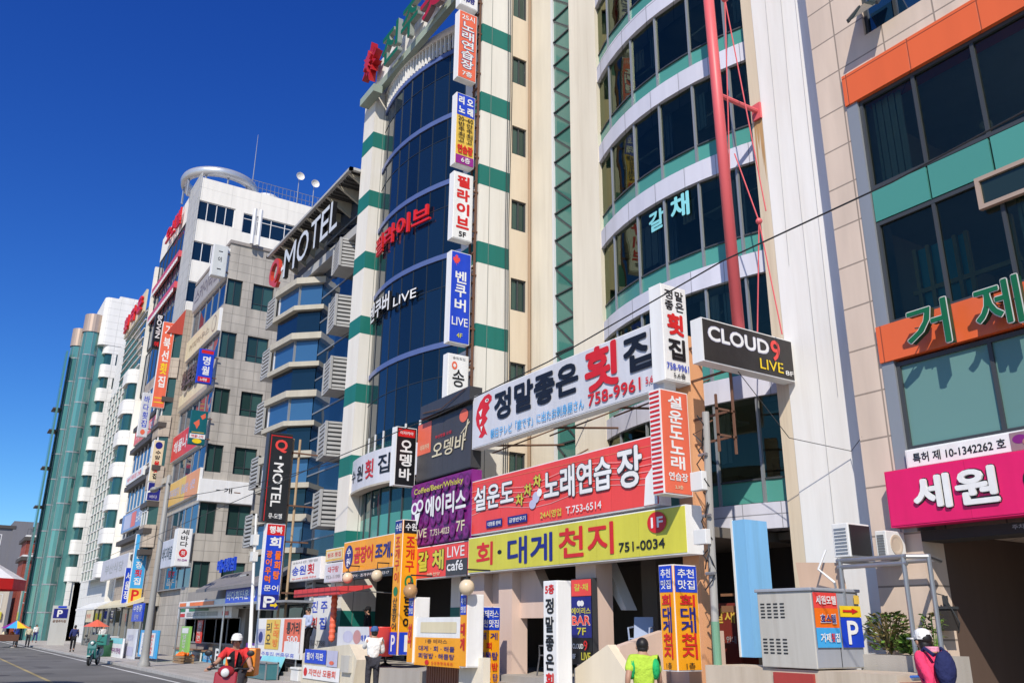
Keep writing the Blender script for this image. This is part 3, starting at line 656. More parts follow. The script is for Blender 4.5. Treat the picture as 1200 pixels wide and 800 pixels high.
# ================================================================== low podium with bay windows left of the stone building
tan = tiles('tan_stone', (.42, .35, .28), .8, .5, .012, vary=.1, dirt=.7); trim = paint('dark_trim', (.07, .06, .055), .6, .3)
b = thing('bay_window_building', 'tan building with stacked bay windows, dark ledges and ribbons of blue glass', 'building', (-69, 12, 0))
m = MB(); m.box(-66.6, -62.9, 12.0, 20, 3.2, 24.0, tan); m.box(-75.6, -66.6, 12.0, 12.45, 3.2, 21.0, tan); m.box(-66.6, -62.9, 12.6, 20, 0, 3.2, inner); m.build('wall', b)
for z0, z1 in ((17.6, 20.0), (13.4, 15.2), (10.3, 12.2), (8.2, 9.6), (5.4, 6.5)):
    window(b, FY(12.0), -75.4, -65.6, z0, z1, 7, -.05, .05, white_alu, g_blue)
for z in (17.1, 15.25, 12.2, 9.7, 7.9, 6.5):
    m = MB(); m.prism([(-75.6, 12.0), (-75.6, 11.6), (-66.2, 11.6), (-65.2, 11.2), (-62.9, 11.2), (-62.9, 12.0)], 'z', z-.2, z+.15, trim); m.build('ledge', b)
for z0, z1 in ((20.2, 22.0), (15.9, 18.6), (12.3, 14.6), (8.3, 9.6)):
    g = MB(); g.prism([(-65.3, 12.0), (-64.9, 11.4), (-63.2, 11.4), (-62.9, 12.0)], 'z', z0, z1, g_room); wn = g.build('bay_window', b)
    m = MB()
    for x, y in ((-64.9, 11.37), (-64.05, 11.37), (-63.2, 11.37)): m.box(x-.05, x+.05, y-.03, y+.05, z0, z1, white_alu)
    m.box(-64.95, -63.15, 11.34, 11.42, z0+.9, z0+.98, white_alu); m.build('frame', wn)
    m = MB(); m.prism([(-65.4, 12.0), (-65.0, 11.3), (-63.1, 11.3), (-62.8, 12.0)], 'z', z0-1.5, z0, tan); m.build('bay_apron', b)
m = MB(); m.prism([(12.0, 24.0), (12.0, 22.0), (10.9, 22.0)], 'x', -66.6, -62.9, paint('red_canvas', (.45, .06, .04), .8, .4)); m.build('window_awning', b)

# ================================================================== B5: tall white building with a roof ring
wstone = tiles('white_tile_wall', (.8, .77, .7), 2.4, 3.0, .01, vary=.03, dirt=.25, joint_col=(.55, .53, .48)); gst = tiles('grey_granite', (.46, .46, .45), .6, 1.0, .014, vary=.1)
b = thing('ring_roof_building', 'tall white building with a metal ring over its roof and red street side letters', 'building', (-73.5, 12.5, 0))
T = SX(-66.5); R5 = [(33.1, 34.84), (29.5, 31.2), (25.95, 27.7), (22.3, 24)]
holes = [(12.53, 15.5, a, c) for a, c in R5[:3]] + [(16.2, 21, 32.9, 34.7), (16.2, 21, 29.3, 31)]
m = MB(); wall_holes(m, T, 12.5, 27, 0, 36.9, holes, .2, wstone); m.box(-81, -66.75, 12.7, 27, 0, 36.8, wstone)
m.box(-70.2, -66.5+.02, 12.44, 12.52, 20, 37.3, gst); m.box(-66.52, -66.46, 12.44, 12.55, 20, 37.3, gst)
boxT(m, FY(12.5), -81, -70.2, 0, .25, 34.5, 36.9, wstone); m.build('wall', b)
for h in holes: window(b, T, *h, 4, .12, .07, white_alu, g_navy, transom=h[3]-.45 if h[0] > 16 else None)
for z0, z1 in ((31.6, 34.5), (28.9, 31.2), (25.6, 28.4), (21.2, 25.2)):
    window(b, FY(12.5), -80.9, -70.2, z0, z1, 6, .05, .05, dark_alu, g_blue)
for z in (31.2, 28.4):
    m = MB(); m.box(-80.9, -70.2, 12.2, 12.5, z-.1, z+.45, ink((.6, .08, .1)))
    for i in range(18): m.box(-80.6+i*.58, -80.3+i*.58, 12.15, 12.2, z-.45, z-.12, ink(C['white']))
    m.build('red_strip_sign', b)
m = MB(); m.box(-81.3, -80.9, 12.2, 13, 0, 34, wstone); m.build('edge_fin', b)
m = MB(); put_text(m, FY(12.3), '오션빌', -77.5, -71.8, 34.8, 36.4, 0, ink(C['red']), .02, .15); m.build('red_letters', b)
m = MB(); m.lathe([(2.7, .55), (3.2, .45), (3.3, .2), (3.2, -.3), (2.75, -.3), (2.7, .55)], (-71.2, 15.0, 38.7), paint('ring_metal', (.55, .57, .6), .35, .3, metal=.5), 48)
m.build('roof_ring', b, smooth=True)
for k in range(10):
    t = 2*pi*k/10; m = MB(); m.tube([(-71.2+2.95*cos(t), 15+2.95*sin(t), 36.8), (-71.2+2.95*cos(t), 15+2.95*sin(t), 38.5)], .09, steel, 6); m.build('ring_post', b)
m = MB(); m.lathe([(.01, 1.2), (1.3, 1.1), (1.3, 0)], (-70.6, 15.0, 36.9), paint('tank_white', (.7, .7, .7)), 16); m.lathe([(.01, 1.0), (1.0, .9), (1.0, 0)], (-68.8, 18.6, 36.9), paint('tank_white', (.7, .7, .7)), 16); m.build('water_tank', b)
m = MB()
for i in range(30): m.tube([(-66.6, 16.5+i*.35, 36.9), (-66.6, 16.5+i*.35, 38.0)], .02, steel, 5)
for z in (37.4, 38.0): m.tube([(-66.6, 16.5, z), (-66.6, 27, z)], .025, steel, 5)
m.build('roof_railing', b)
for (y, z) in ((20.6, 39.4), (22.0, 39.1)):
    m = MB(); m.lathe([(.02, 0), (.2, .04), (.36, .14), (.37, .14), (.2, .02), (.02, -.02)], (-66.3, y, z), paint('dish_white', (.7, .68, .64)), 18, 'x'); m.tube([(-66.5, y, z), (-66.5, y, 36.9)], .04, steel, 6); m.build('satellite_dish', b)
m = MB(); m.tube([(-70, 17.5, 37), (-70, 17.5, 44.5)], [.07, .02], steel, 6); m.build('mast', b)

# ================================================================== B6: white building with rounded balconies
wp = tiles('white_panel_cladding', (.74, .73, .7), 1.4, .9, .012, vary=.03, dirt=.2)
b = thing('rounded_balcony_building', 'white building with rounded balcony corners beside the blue glass front', 'building', (-88, 12.5, 0))
m = MB(); m.box(-108, -88.3, 13.6, 26, 0, 33, wp); m.box(-88.3, -81.4, 13.9, 26, 0, 24, wp); m.build('wall', b)
rc = lambda r, n=6: [(-88+(.9-r)*0 - .9 + (.9+r)*cos(-pi/2+pi/2*i/n) , 13.2+(.9+r)*sin(-pi/2+pi/2*i/n)) for i in range(n+1)]
for k in range(7):
    z = 5.9+3.08*k-.0
    if k == 0: z = 5.95
    o_ = [(-91, 12.3)] + rc(0) + [(-88, 14.2), (-91, 14.2)]
    m = MB(); m.prism(o_, 'z', z, z+1.4, wp); m.build('balcony', b)
    i_ = [(-90.9, 12.6)] + rc(-.22) + [(-88.22, 14.2), (-90.9, 14.2)]
    if k < 6:
        g = MB(); g.prism(i_, 'z', z+1.4, z+3.08, g_teal); g.build('balcony_glazing', b)
m = MB(); m.box(-101, -91, 12.7, 13.6, 5.9, 25.5, g_teal)
for i in range(21): m.box(-101.05, -90.95, 12.62, 12.7, 5.9+i*.96, 6.0+i*.96, wp)
for i in range(6): m.box(-101+i*2, -100.9+i*2, 12.6, 12.7, 5.9, 25.5, wp)
m.build('street_glazing', b)
m = MB(); m.box(-100, -88.3, 13.2, 13.6, 24.4, 32.5, g_teal)
for i in range(9): m.box(-100, -88.2, 13.1, 13.2, 24.4+i*.95, 24.5+i*.95, wp)
m.build('upper_glazing', b)
m = MB(); m.box(-100, -89, 12.9, 13.1, 32.2, 34.6, ink(C['cream'])); put_text(m, FY(12.9), '횟 타 운', -99.5, -89.4, 32.5, 34.3, -.05, ink(C['red']), .05, .2); m.build('roof_sign', b)

# ================================================================== B7: white building with twin glass cylinders
bronze = paint('bronze_cap', (.5, .38, .3), .4, .3, metal=.4)
b = thing('glass_cylinder_tower', 'tall white building with twin teal glass cylinders capped in bronze at its street corner', 'building', (-116, 12, 0))
g_cyl = glass('cylinder_glazing', (.07, .2, .2), 1.9, .05, .35)
m = MB(); m.box(-128, -112.3, 12.9, 26, 0, 35, wp); m.prism([(-120, 11.7)] + [(-112.64+.7*cos(-pi/2+pi/2*i/5), 12.4+.7*sin(-pi/2+pi/2*i/5)) for i in range(6)] + [(-111.94, 15.3), (-120, 15.3)], 'z', 34.8, 41.0, wp); m.box(-119, -112.02, 13.3, 15.6, 41.0, 41.4, wp); m.build('wall', b)
T = SX(-112)
m = MB(); holes = [(12.9, 13.45, 5.5+3.02*k+1.6, 5.5+3.02*k+2.75) for k in range(0)]
for k in range(10):
    z = 6.5+3.03*k-.1*0
    o_ = [(-118, 12.4)] + [(-112.6+.6*cos(-pi/2+pi/2*i/5), 13.0-.6+.0+.6*sin(-pi/2+pi/2*i/5)+.6) for i in range(6)] + [(-112, 16.5), (-118, 16.5)]
    m = MB(); m.prism(o_, 'z', z, z+1.6, wp); m.build('balcony', b)
    if k < 10:
        m = MB(); m.box(-112.4, -112.03, 13.45, 13.95, z+1.6, z+3.03, wp); m.build('mullion', b); m = MB(); m.box(-112.4, -112.05, 15.3, 16.5, z+1.6, z+3.03, wp); m.build('mullion', b)
        g = MB(); i_ = [(-117.8, 12.7), (-112.5, 12.7), (-112.2, 13.0), (-112.2, 16.4), (-117.8, 16.4)]
        g.prism(i_, 'z', z+1.6, z+3.03, g_teal); g.build('glazing', b)
m = MB(); m.box(-112.6, -112.1, 12.7, 13.2, 0, 6.5, wp); m.box(-113, -112.3, 13.5, 20, 0, 6.4, hall); m.build('ground_floor', b)
for cx, cy, r, h in ((-113.7, 11.05, 1.05, 36.4), (-116.0, 9.95, .85, 35.0)):
    g = MB(); n = 16
    for j in range(int(h/3)+1):
        z0, z1 = j*3.03, min(h, (j+1)*3.03)
        for i in range(n):
            a, c = 2*pi*i/n, 2*pi*(i+1)/n
            g.quad((cx+r*cos(a), cy+r*sin(a), z0), (cx+r*cos(c), cy+r*sin(c), z0), (cx+r*cos(c), cy+r*sin(c), z1), (cx+r*cos(a), cy+r*sin(a), z1), g_cyl)
    gl = g.build('glass_cylinder', b)
    m = MB()
    for j in range(int(h/3)+1): m.lathe([(r+.03, 0), (r+.03, .14)], (cx, cy, j*3.03), alu, 20)
    for i in range(8): a = 2*pi*i/8; m.tube([(cx+r*cos(a), cy+r*sin(a), 0), (cx+r*cos(a), cy+r*sin(a), h)], .03, alu, 4)
    m.build('frame', gl)
    m = MB(); m.lathe([(r+.12, 0), (r+.12, 2.3), (.01, 2.35)], (cx, cy, h), bronze, 24); m.build('bronze_cap', b, smooth=False)
m = MB(); m.box(-117, -113, 10, 13, 0, 36, g_cyl); m.build('link_glazing', b)
m = MB(); m.box(-116.5, -114.6, 8.6, 8.8, 0, 34, g_cyl)
for z in (24.0, 19.5, 26.7, 14.9): m.box(-117.3, -115.0, 8.3, 9.2, z, z+.15, trim)
m.build('street_fin', b)

# ================================================================== far houses closing the street
slate = paint('grey_cladding', (.17, .17, .19), .7, .3); redb = tiles('red_brick', (.3, .06, .035), .5, .18, .02, vary=.2, dirt=.3)
b = thing('grey_house', 'dark grey far house with a small blue window behind the red brick house', 'building', (-175, 5, 0))
m = MB(); m.box(-185, -170, -6, 10.0, 0, 17.2, slate); m.box(-186, -169.8, 9.6, 13.5, 0, 18.5, slate); m.box(-185.5, -169.7, -6.5, 10, 17.2, 17.7, trim); m.build('wall', b)
window(b, SX(-170), 7.0, 8.2, 14.4, 16.2, 1, 0, .12, white_alu, g_blue)
window(b, SX(-170), 3.0, 4.4, 11, 13, 1, 0, .12, white_alu, g_blue)
b = thing('brick_house', 'red brick house with dark eaves standing left of the teal glass cylinders', 'building', (-143, 11, 0))
m = MB(); m.box(-148, -140, 9.9, 14, 0, 13, redb); m.build('wall', b)
for z in (13.0, 10.3):
    m = MB(); m.box(-148.4, -139.6, 9.5, 14, z, z+.5, trim); m.box(-148.2, -139.8, 9.7, 14, z+.5, z+.75, white_alu); m.build('eaves', b)
for a, z in ((10.6, 11.2), (11.0, 8.0), (10.6, 4.6)): window(b, SX(-140), a, a+.7, z, z+1.5, 1, 0, .08, white_alu, g_dark)
m = MB()
for i in range(9): m.tube([(-140, 9.8+i*.4, 13.7), (-140, 9.8+i*.4, 14.6)], .03, dark_alu, 4)
m.tube([(-140, 9.8, 14.6), (-140, 13, 14.6)], .03, dark_alu, 4); m.build('roof_railing', b)
b = thing('pale_shop_house', 'low pale far shop house with a lime sign beyond the parasol', 'building', (-150, 2, 0))
m = MB(); m.box(-160, -141, -4, 9.0, 0, 6.5, paint('pale_render', (.55, .5, .42), .8, .4)); m.build('wall', b)
for i in range(4): window(b, SX(-141), 1+i*2, 2.3+i*2, 3.8, 5.8, 1, 0, .1, white_alu, g_dark)
m = MB(); m.box(-141, -140.7, 2.0, 8.5, 2.4, 3.4, ink(C['lemon'])); m.box(-141, -140.7, 0, 2, 2.4, 3.4, ink(C['hot'])); m.build('shop_sign', b)
# ================================================================== SIGNS
VG = 'projecting signs up the corner of the curved glass building'
XV = -20.9
def proj(name, label, z0, z1, face, items, a0=11.35, a1=12.05, x=XV, side='white', depth=.28, group=VG, hang=.25):
    return sign(name, label, SX(x), a0, a1, z0, z1, depth, face, items, side, group, hang=hang)
proj('projecting_sign', 'white projecting sign cut by the picture top above the orange vertical sign', 21.75, 24.3, 'white', [('v', '진주횟집', .12, .88, .3, .98, 'navy', {'b': .04}), ('t', '7,8층', .15, .85, .05, .2, 'navy', {'b': .04})])
proj('projecting_sign', 'orange projecting sign with white vertical lettering near the top of the green striped pier', 18.87, 21.52, 'coral',
     [('t', '25시', .12, .88, .88, .97, 'white'), ('v', '노래연습장', .14, .86, .14, .86, 'white', {'b': .03, 'ol': 'navy'}), ('t', '7층', .22, .8, .03, .11, 'white', {'b': .03})])
proj('projecting_sign', 'blue and yellow projecting sign of four white characters over yellow price lines', 15.66, 18.27, 'gold',
     [('b', 0, 1, .69, 1, 'blue'), ('b', 0, 1, 0, .12, 'violet'), ('t', '리 오', .08, .92, .85, .97, 'white', {'b': .05}), ('t', '노 래', .08, .92, .71, .83, 'white', {'b': .05}),
      ('t', '20~60', .08, .92, .61, .67, 'black'), ('v', '반주최고', .1, .45, .3, .6, 'black', {'b': .03}), ('v', '안주최고', .55, .9, .3, .6, 'black', {'b': .03}),
      ('t', '연습장', .06, .94, .145, .27, 'red', {'b': .05}), ('t', '6층', .3, .8, .02, .1, 'white')])
proj('projecting_sign', 'white projecting sign with four big red characters and a black floor number', 13.07, 15.38, 'white',
     [('v', '필라이브', .14, .86, .14, .98, 'red', {'b': .07}), ('t', '5F', .3, .7, .03, .11, 'black', {'b': .05})])
leaf = [(0, -.9), (.06, -.35), (.5, -.42), (.42, -.25), (.95, .12), (.8, .2), (.88, .48), (.6, .42), (.52, .55), (.3, .3), (.38, .8), (.2, .7), (0, 1)]
leaf = leaf + [(-x, y) for x, y in leaf[-2:0:-1]]
proj('projecting_sign', 'blue projecting sign with a red maple leaf at its top corner', 9.72, 12.65, 'blue',
     [('p', [(.24+.21*x, .9+.075*y) for x, y in leaf], 'hot'), ('v', '벤쿠버', .2, .8, .33, .8, 'white', {'b': .03}), ('t', 'LIVE', .08, .92, .18, .27, 'white', {'b': .01}), ('t', '4F', .35, .65, .05, .1, 'lemon')])
proj('projecting_sign', 'white projecting sign with one black brushed character under a pink emblem', 7.95, 9.37, 'white',
     [('t', '송원횟집', .2, .85, .9, .96, 'grey'), ('e', .3, .76, .14, .09, 'coral'), ('e', .3, .76, .07, .04, 'white'), ('t', '송', .2, .82, .3, .68, 'black', {'b': .01})], side='white')
m_ = thing('sign_cabinet', 'dark empty sign box between the white brushed sign and the dark bar board', 'sign', (-21, 11.3, 7.65))
m = MB(); m.box(-22.4, -19.5, 11.3, 11.7, 7.66, 8.04, ink(C['dgrey'])); m.build('cabinet', m_)
m = MB()
for x in (-22, -20): m.box(x, x+.05, 11.7, 12.6, 7.8, 7.86, rust)
m.tube([(-22.2, 11.27, 7.8), (-21, 11.25, 7.7), (-19.7, 11.27, 8.0)], .012, rust, 5); m.build('frame', m_)

# --- the wall of boards over the terrace
BG = 'boards over the terrace of the glass bay tower'
def board(name, label, a0, a1, z0, z1, y, face, items, side='white', depth=.3, group=BG, **k):
    return sign(name, label, FY(y), a0, a1, z0, z1, depth, face, items, side, group, **k)
board('bar_board', 'charcoal bar board with an orange flag and a hanging orange lantern', -22.9, -19.66, 5.85, 7.6, 11.5, (.06, .055, .055),
      [('b', 0, .27, .45, 1, 'coral'), ('t', '이자카야', .06, .24, .52, .62, 'cream'), ('e', .87, .87, .075, .11, 'coral'), ('p', [(.82, .58), (.84, .58), (.98, .72), (.97, .74)], 'cream'), ('p', [(.89, .5), (.91, .5), (.96, .78), (.94, .78)], 'cream'),
       ('t', '부산명물 오뎅', .36, .66, .64, .7, 'red'), ('t', '오뎅바', .31, .92, .3, .58, 'cream', {'b': .02, 'sh': .1})], side='dgrey')
sw_items = []
random.seed(3)
for i in range(9):
    for j in range(4):
        cu, cv = .06+i*.115+random.uniform(-.02, .02), .12+j*.25+random.uniform(-.03, .03)
        if .02 < cu < .98:
            sw_items += [('e', cu, cv, .05, .11, 'purple'), ('e', cu, cv, .034, .075, 'plum'), ('e', cu+.01, cv, .018, .04, 'purple')]
board('lounge_board', 'dark purple lounge board with swirl pattern and white lettering', -23.1, -19.6, 3.99, 5.79, 11.5, 'plum',
      [it for it in sw_items] + [('t', 'Coffee/Beer/Whisky', .08, .92, .8, .92, 'lemon'), ('e', .1, .6, .06, .1, 'white'), ('e', .1, .6, .035, .06, 'plum'), ('e', .2, .63, .06, .1, 'white'), ('e', .2, .63, .035, .06, 'plum'), ('p', [(.11, .5), (.21, .52), (.17, .32), (.14, .32)], 'white'),
       ('t', '에이리스', .3, .97, .4, .74, 'white', {'b': .04}), ('t', 'LIVE', .1, .34, .1, .24, 'cream'), ('t', 'T.751-4023', .4, .72, .1, .2, 'cream'), ('t', '7F', .83, .96, .1, .26, 'cream')], side='plum')
board('cafe_board', 'red live cafe board with yellow characters under the purple board', -22.62, -19.68, 3.06, 3.94, 11.5, 'hot',
      [('b', .6, 1, .55, 1, 'black'), ('b', .6, 1, 0, .55, (.05, .05, .05)), ('b', .605, 1, .5, .98, 'hot'), ('b', .605, 1, .0, .5, 'dgrey'), ('t', '갈', .03, .25, .22, .88, 'lemon', {'b': .05, 'ol': 'black'}), ('t', '채', .33, .56, .22, .88, 'lemon', {'b': .05, 'ol': 'black'}),
       ('t', 'LIVE', .63, .95, .57, .9, 'white', {'b': .01}), ('t', 'café', .63, .93, .14, .46, 'white', {'b': .03}), ('t', '8층전망', .24, .5, .05, .15, 'cream')])
# long raw-fish board with the red fish
fish = [(.045, .30), (.025, .42), (.018, .55), (.025, .70), (.045, .84), (.075, .93), (.105, .95), (.125, .88), (.125, .80), (.105, .74), (.112, .66), (.095, .6), (.085, .55), (.1, .48), (.088, .42), (.075, .38),
        (.083, .3), (.1, .16), (.085, .2), (.065, .14), (.04, .17), (.055, .24)]
fish = [(x+.005, y) for x, y in fish]
r = board('fish_restaurant_board', 'long pale grey board with a red fish and big black and red characters', -19.56, -12.05, 6.3, 7.76, 11.45, 'pale',
      [('p', fish, 'red'), ('e', .098, .83, .012, .035, 'white'), ('e', .1, .83, .006, .018, 'black'), ('p', [(.045, .66), (.07, .7), (.06, .55)], 'white'), ('p', [(.05, .5), (.07, .5), (.055, .4)], 'white'), ('p', [(.06, .36), (.075, .36), (.066, .26)], 'white'),
       ('t', '정말좋은', .15, .635, .36, .92, 'black', {'b': .05}), ('t', '횟', .665, .825, .27, 1.0, 'red', {'b': .05}), ('t', '집', .845, .985, .36, .95, 'black', {'b': .045}),
       ('t', '朝日テレビ「旅です」に出たお刺身屋さん', .13, .66, .06, .24, 'sky', {'b': .01}), ('t', '758-9961', .68, .915, .06, .26, 'red', {'b': .03}), ('t', '5,6층', .935, .99, .1, .24, 'red')])
r2 = board('karaoke_board', 'long red board with thin white staves and white outlined characters', -19.58, -12.4, 4.05, 5.44, 11.5, 'hot',
      [('p', [(0, .95-.0), (1, .86), (1, .875), (0, .963)], 'coral')] + [('p', [(i/12, .35+.1*j+.07*sin(i*.9+j*.2)) for i in range(13)] + [(i/12, .362+.1*j+.07*sin(i*.9+j*.2)) for i in range(12, -1, -1)], (.8, .35, .33)) for j in range(5)] +
      [('p', [(.945, 0), (1, 0), (1, .55), (.985, .55), (.955, .4)], 'white'), ('t', '설운도', .02, .285, .42, .88, 'white', {'b': .03, 'ol': 'dgrey'}), ('t', '차', .3, .345, .36, .58, 'lemon', {'b': .04, 'ol': 'brown'}), ('t', '차', .35, .395, .5, .72, 'lemon', {'b': .04, 'ol': 'brown'}), ('t', '차', .405, .45, .62, .84, 'lemon', {'b': .04, 'ol': 'brown'}),
       ('e', .42, .45, .02, .1, 'lilac'), ('e', .4, .34, .02, .08, 'lilac'), ('e', .44, .52, .014, .07, 'white'), ('t', '노래연습', .465, .81, .34, .88, 'white', {'b': .03, 'ol': 'dgrey'}), ('t', '장', .835, .945, .3, .93, 'white', {'b': .03, 'ol': 'dgrey'}),
       ('b', .11, .215, .06, .2, 'navy'), ('b', .25, .37, .06, .2, 'navy'), ('t', '대형룸 완비', .12, .205, .09, .17, 'white'), ('t', '금영반주기', .26, .36, .09, .17, 'white'), ('t', '24시영업', .445, .56, .06, .19, 'lemon'), ('t', 'T.753-6514', .585, .76, .07, .19, 'white')])
board('crab_restaurant_board', 'lime yellow board with large red and navy characters and a red floor disc', -19.56, -11.62, 3.08, 3.97, 11.42, 'lemon',
      [('t', '회', .05, .15, .16, .84, 'red', {'b': .035}), ('e', .19, .5, .012, .06, 'black'), ('t', '대게', .235, .47, .1, .86, 'navy', {'b': .035}), ('t', '천지', .5, .74, .12, .9, 'red', {'b': .03}),
       ('t', '751-0034', .76, .93, .14, .36, 'black', {'b': .03}), ('e', .905, .72, .034, .24, 'red'), ('t', '1F', .885, .928, .6, .84, 'white', {'b': .04})], depth=.4)
for (rr, y, z) in ((r, 11.75, 6.35), (r2, 11.8, 5.45)):
    for x in (-19, -16.4, -14):
        m = MB(); m.tube([(x, y, z), (x, 14.1, z+.3)], .03, rust, 6); m.tube([(x, y, z-.2 if rr is r else z-.5), (x+1.1, 14.1, z+.9)], .02, rust, 5); m.build('stay', rr)
# the orange post and the signs it carries
op = thing('sign_post', 'tall orange painted post carrying the vertical signs beside the pole', 'post', (-11.7, 11.9, 0))
m = MB(); m.box(-12.4, -11.97, 12.03, 12.45, 0, 7.5, paint('orange_post', (.72, .36, .18), .7, .6, 1.)); m.build('shaft', op)
m = MB()
for z in (5.2, 5.7, 6.5, 7.2):
    m.box(-11.97, -11.0, 12.1, 12.14, z, z+.04, rust); m.box(-11.04, -11.0, 11.75, 12.25, z, z+.04, rust)
m.box(-11.04, -11.0, 11.75, 11.79, 4.9, 6.0, rust); m.box(-11.04, -11.0, 12.2, 12.24, 4.9, 7.2, rust); m.build('sign_frame', op)
PG = 'signs on the orange post'
sign('post_sign', 'white upright sign with two columns of black and red characters, topmost on the orange post', SX(-11.88), 11.3, 12.0, 6.42, 8.46, .34, 'white',
     [('v', '정좋', .1, .46, .73, .97, 'black', {'b': .03}), ('v', '말은', .54, .9, .73, .97, 'black', {'b': .03}), ('t', '횟', .14, .86, .47, .71, 'red', {'b': .06}), ('t', '집', .14, .86, .21, .44, 'black', {'b': .05}), ('t', '758-9961', .04, .96, .1, .17, 'blue', {'b': .02}), ('t', '5,6층', .3, .8, .02, .08, 'black')], group=PG)
r = sign('post_sign', 'orange upright sign with white lettering below the white one on the post', SX(-11.6), 10.88, 11.6, 4.12, 6.11, .3, 'coral',
     [('v', '설운도노래', .24, .78, .22, .97, 'white', {'b': .04}), ('t', '연습장', .14, .86, .12, .2, 'white', {'b': .03}), ('t', '2,3층', .35, .65, .04, .08, 'cream')], group=PG)
m = MB()
for i in range(22): m.box(-11.9+.02, -11.62, 10.87, 10.885, 4.14+i*.09, 4.18+i*.09, ink(C['red']))
m.build('bulb_strip', r)
sign('post_sign', 'black sign with white, red and yellow lettering reaching over to the white pier', SX(-10.72), 11.2, 13.75, 6.49, 7.35, .28, (.03, .026, .025),
     [('t', 'CLOUD', .05, .72, .5, .86, 'white', {'b': .035, 'ol': 'lilac', 'ow': .6}), ('t', '9', .74, .85, .38, .92, 'hot', {'b': .04}), ('t', 'LIVE', .6, .87, .1, .36, 'yellow', {'b': .01}), ('t', '8F', .89, .985, .08, .2, 'white', {'b': .02})], group=PG)
def two_face(name, label, x0, x1, y0, y1, z0, z1, colx, itemsF, itemsS, group=None, side='white', facS=None):
    r = thing(name, label, 'sign', ((x0+x1)/2, (y0+y1)/2, z0), group)
    m = MB(); m.box(x0, x1, y0, y1, z0, z1, paint('sign_cabinet_'+side, C[side], .45, .4)); m.build('cabinet', r)
    p = MB(); boxT(p, FY(y0), x0+.015, x1-.015, -.01, 0, z0+.02, z1-.02, ink(C[colx])); p.build('front_panel', r)
    p = MB(); boxT(p, SX(x1), y0+.015, y1-.015, -.01, 0, z0+.02, z1-.02, ink(C[facS or colx])); p.build('side_panel', r)
    if itemsF: put_items(FY(y0), x0+.02, x1-.02, z0+.02, z1-.02, -.013, itemsF, r)
    if itemsS: put_items(SX(x1), y0+.02, y1-.02, z0+.02, z1-.02, -.013, itemsS, r)
    return r
crab = [('b', 0, 1, .74, 1, 'blue'), ('t', '추천', .12, .88, .88, .97, 'white', {'b': .02}), ('t', '맛집', .12, .88, .77, .86, 'white', {'b': .02}), ('v', '회대게천지', .15, .85, .1, .72, 'navy', {'b': .05, 'gap': .02, 'cols': ['red', 'navy', 'navy', 'red', 'red']}), ('t', '1층', .3, .7, .01, .07, 'black')]
two_face('menu_sign', 'tall yellow and blue two-sided menu sign at the foot of the orange post', -11.95, -11.58, 10.98, 11.55, 1.08, 2.87, 'mustard', crab, crab)
two_face('menu_sign', 'yellow and blue upright menu sign right of the terrace banner', -17.9, -17.4, 10.5, 11.05, .3, 2.2, 'mustard', [],
         [('b', 0, 1, .72, 1, 'blue'), ('t', '1층테라스', .05, .95, .87, .97, 'white'), ('t', '추천맛집', .05, .95, .75, .85, 'white'), ('t', '대 게', .1, .9, .6, .7, 'navy'), ('t', '회', .4, .65, .49, .58, 'red', {'b': .04}), ('t', '해물탕', .08, .92, .37, .47, 'navy', {'b': .03}), ('t', '회덮밥', .08, .92, .25, .35, 'red', {'b': .03}), ('t', '매 운 탕', .08, .92, .12, .22, 'navy')], facS='mustard', side='white') if False else \
two_face('menu_sign', 'yellow and blue upright menu sign with a white edge right of the terrace banner', -17.75, -17.58, 10.5, 11.15, .3, 2.24, 'white', [],
         [('b', 0, 1, .74, 1, 'blue'), ('t', '1층테라스', .05, .95, .88, .97, 'white'), ('t', '추천맛집', .05, .95, .77, .86, 'white'), ('t', '대 게', .1, .9, .63, .71, 'navy'), ('t', '회', .4, .65, .52, .6, 'red', {'b': .04}), ('t', '해물탕', .08, .92, .4, .49, 'navy', {'b': .03}), ('t', '회덮밥', .08, .92, .28, .37, 'red', {'b': .03}), ('t', '매 운 탕', .08, .92, .16, .25, 'navy')], facS='mustard')
GP = 'gate pillars of the terrace banner'
for x, word, lab in ((-20.0, '회', 'left upright sign of the terrace banner, yellow and blue with one red character'), (-17.42, '대게', 'right upright sign of the terrace banner, blue and yellow with two red characters')):
    two_face('gate_sign', lab, x, x+.3, 10.0, 10.42, .95, 2.48, 'mustard', [('b', 0, 1, .72, 1, 'blue'), ('t', '추천', .12, .9, .87, .96, 'white'), ('t', '맛집', .12, .9, .75, .84, 'white'), ('v', word, .12, .88, .2, .62, 'red', {'b': .05})], [], GP, facS='white')
r = thing('terrace_banner', 'white and yellow terrace menu banner hung between the two upright signs', 'banner', (-18.6, 10.05, .9))
m = MB(); m.box(-19.72, -17.44, 10.06, 10.12, .92, 2.0, ink(C['white'])); m.build('sheet', r)
put_items(FY(10.06), -19.7, -17.46, .92, 2.0, -.005, [('b', 0, 1, .0, .58, 'mustard'), ('b', .12, .9, .68, .9, 'cream'), ('t', '1층 테라스', .25, .72, .46, .55, 'brown'), ('t', '대게 · 회 · 해물', .1, .88, .3, .41, 'navy'), ('t', '회덮밥 · 해물탕', .1, .88, .15, .26, 'navy'), ('e', .3, .07, .045, .05, 'red'), ('t', '신 선 한 맛 의 자 리', .4, .85, .03, .1, 'red')], r)
two_face('floor_sign', 'narrow white upright sign with one column of black and red characters', -14.76, -14.3, 10.4, 10.75, .2, 2.68, 'white',
         [('t', '5층', .12, .88, .9, .98, 'red', {'b': .05}), ('v', '정말좋은횟집', .16, .84, .02, .88, 'black', {'b': .045, 'cols': ['black', 'black', 'black', 'black', 'red', 'black']})], [])
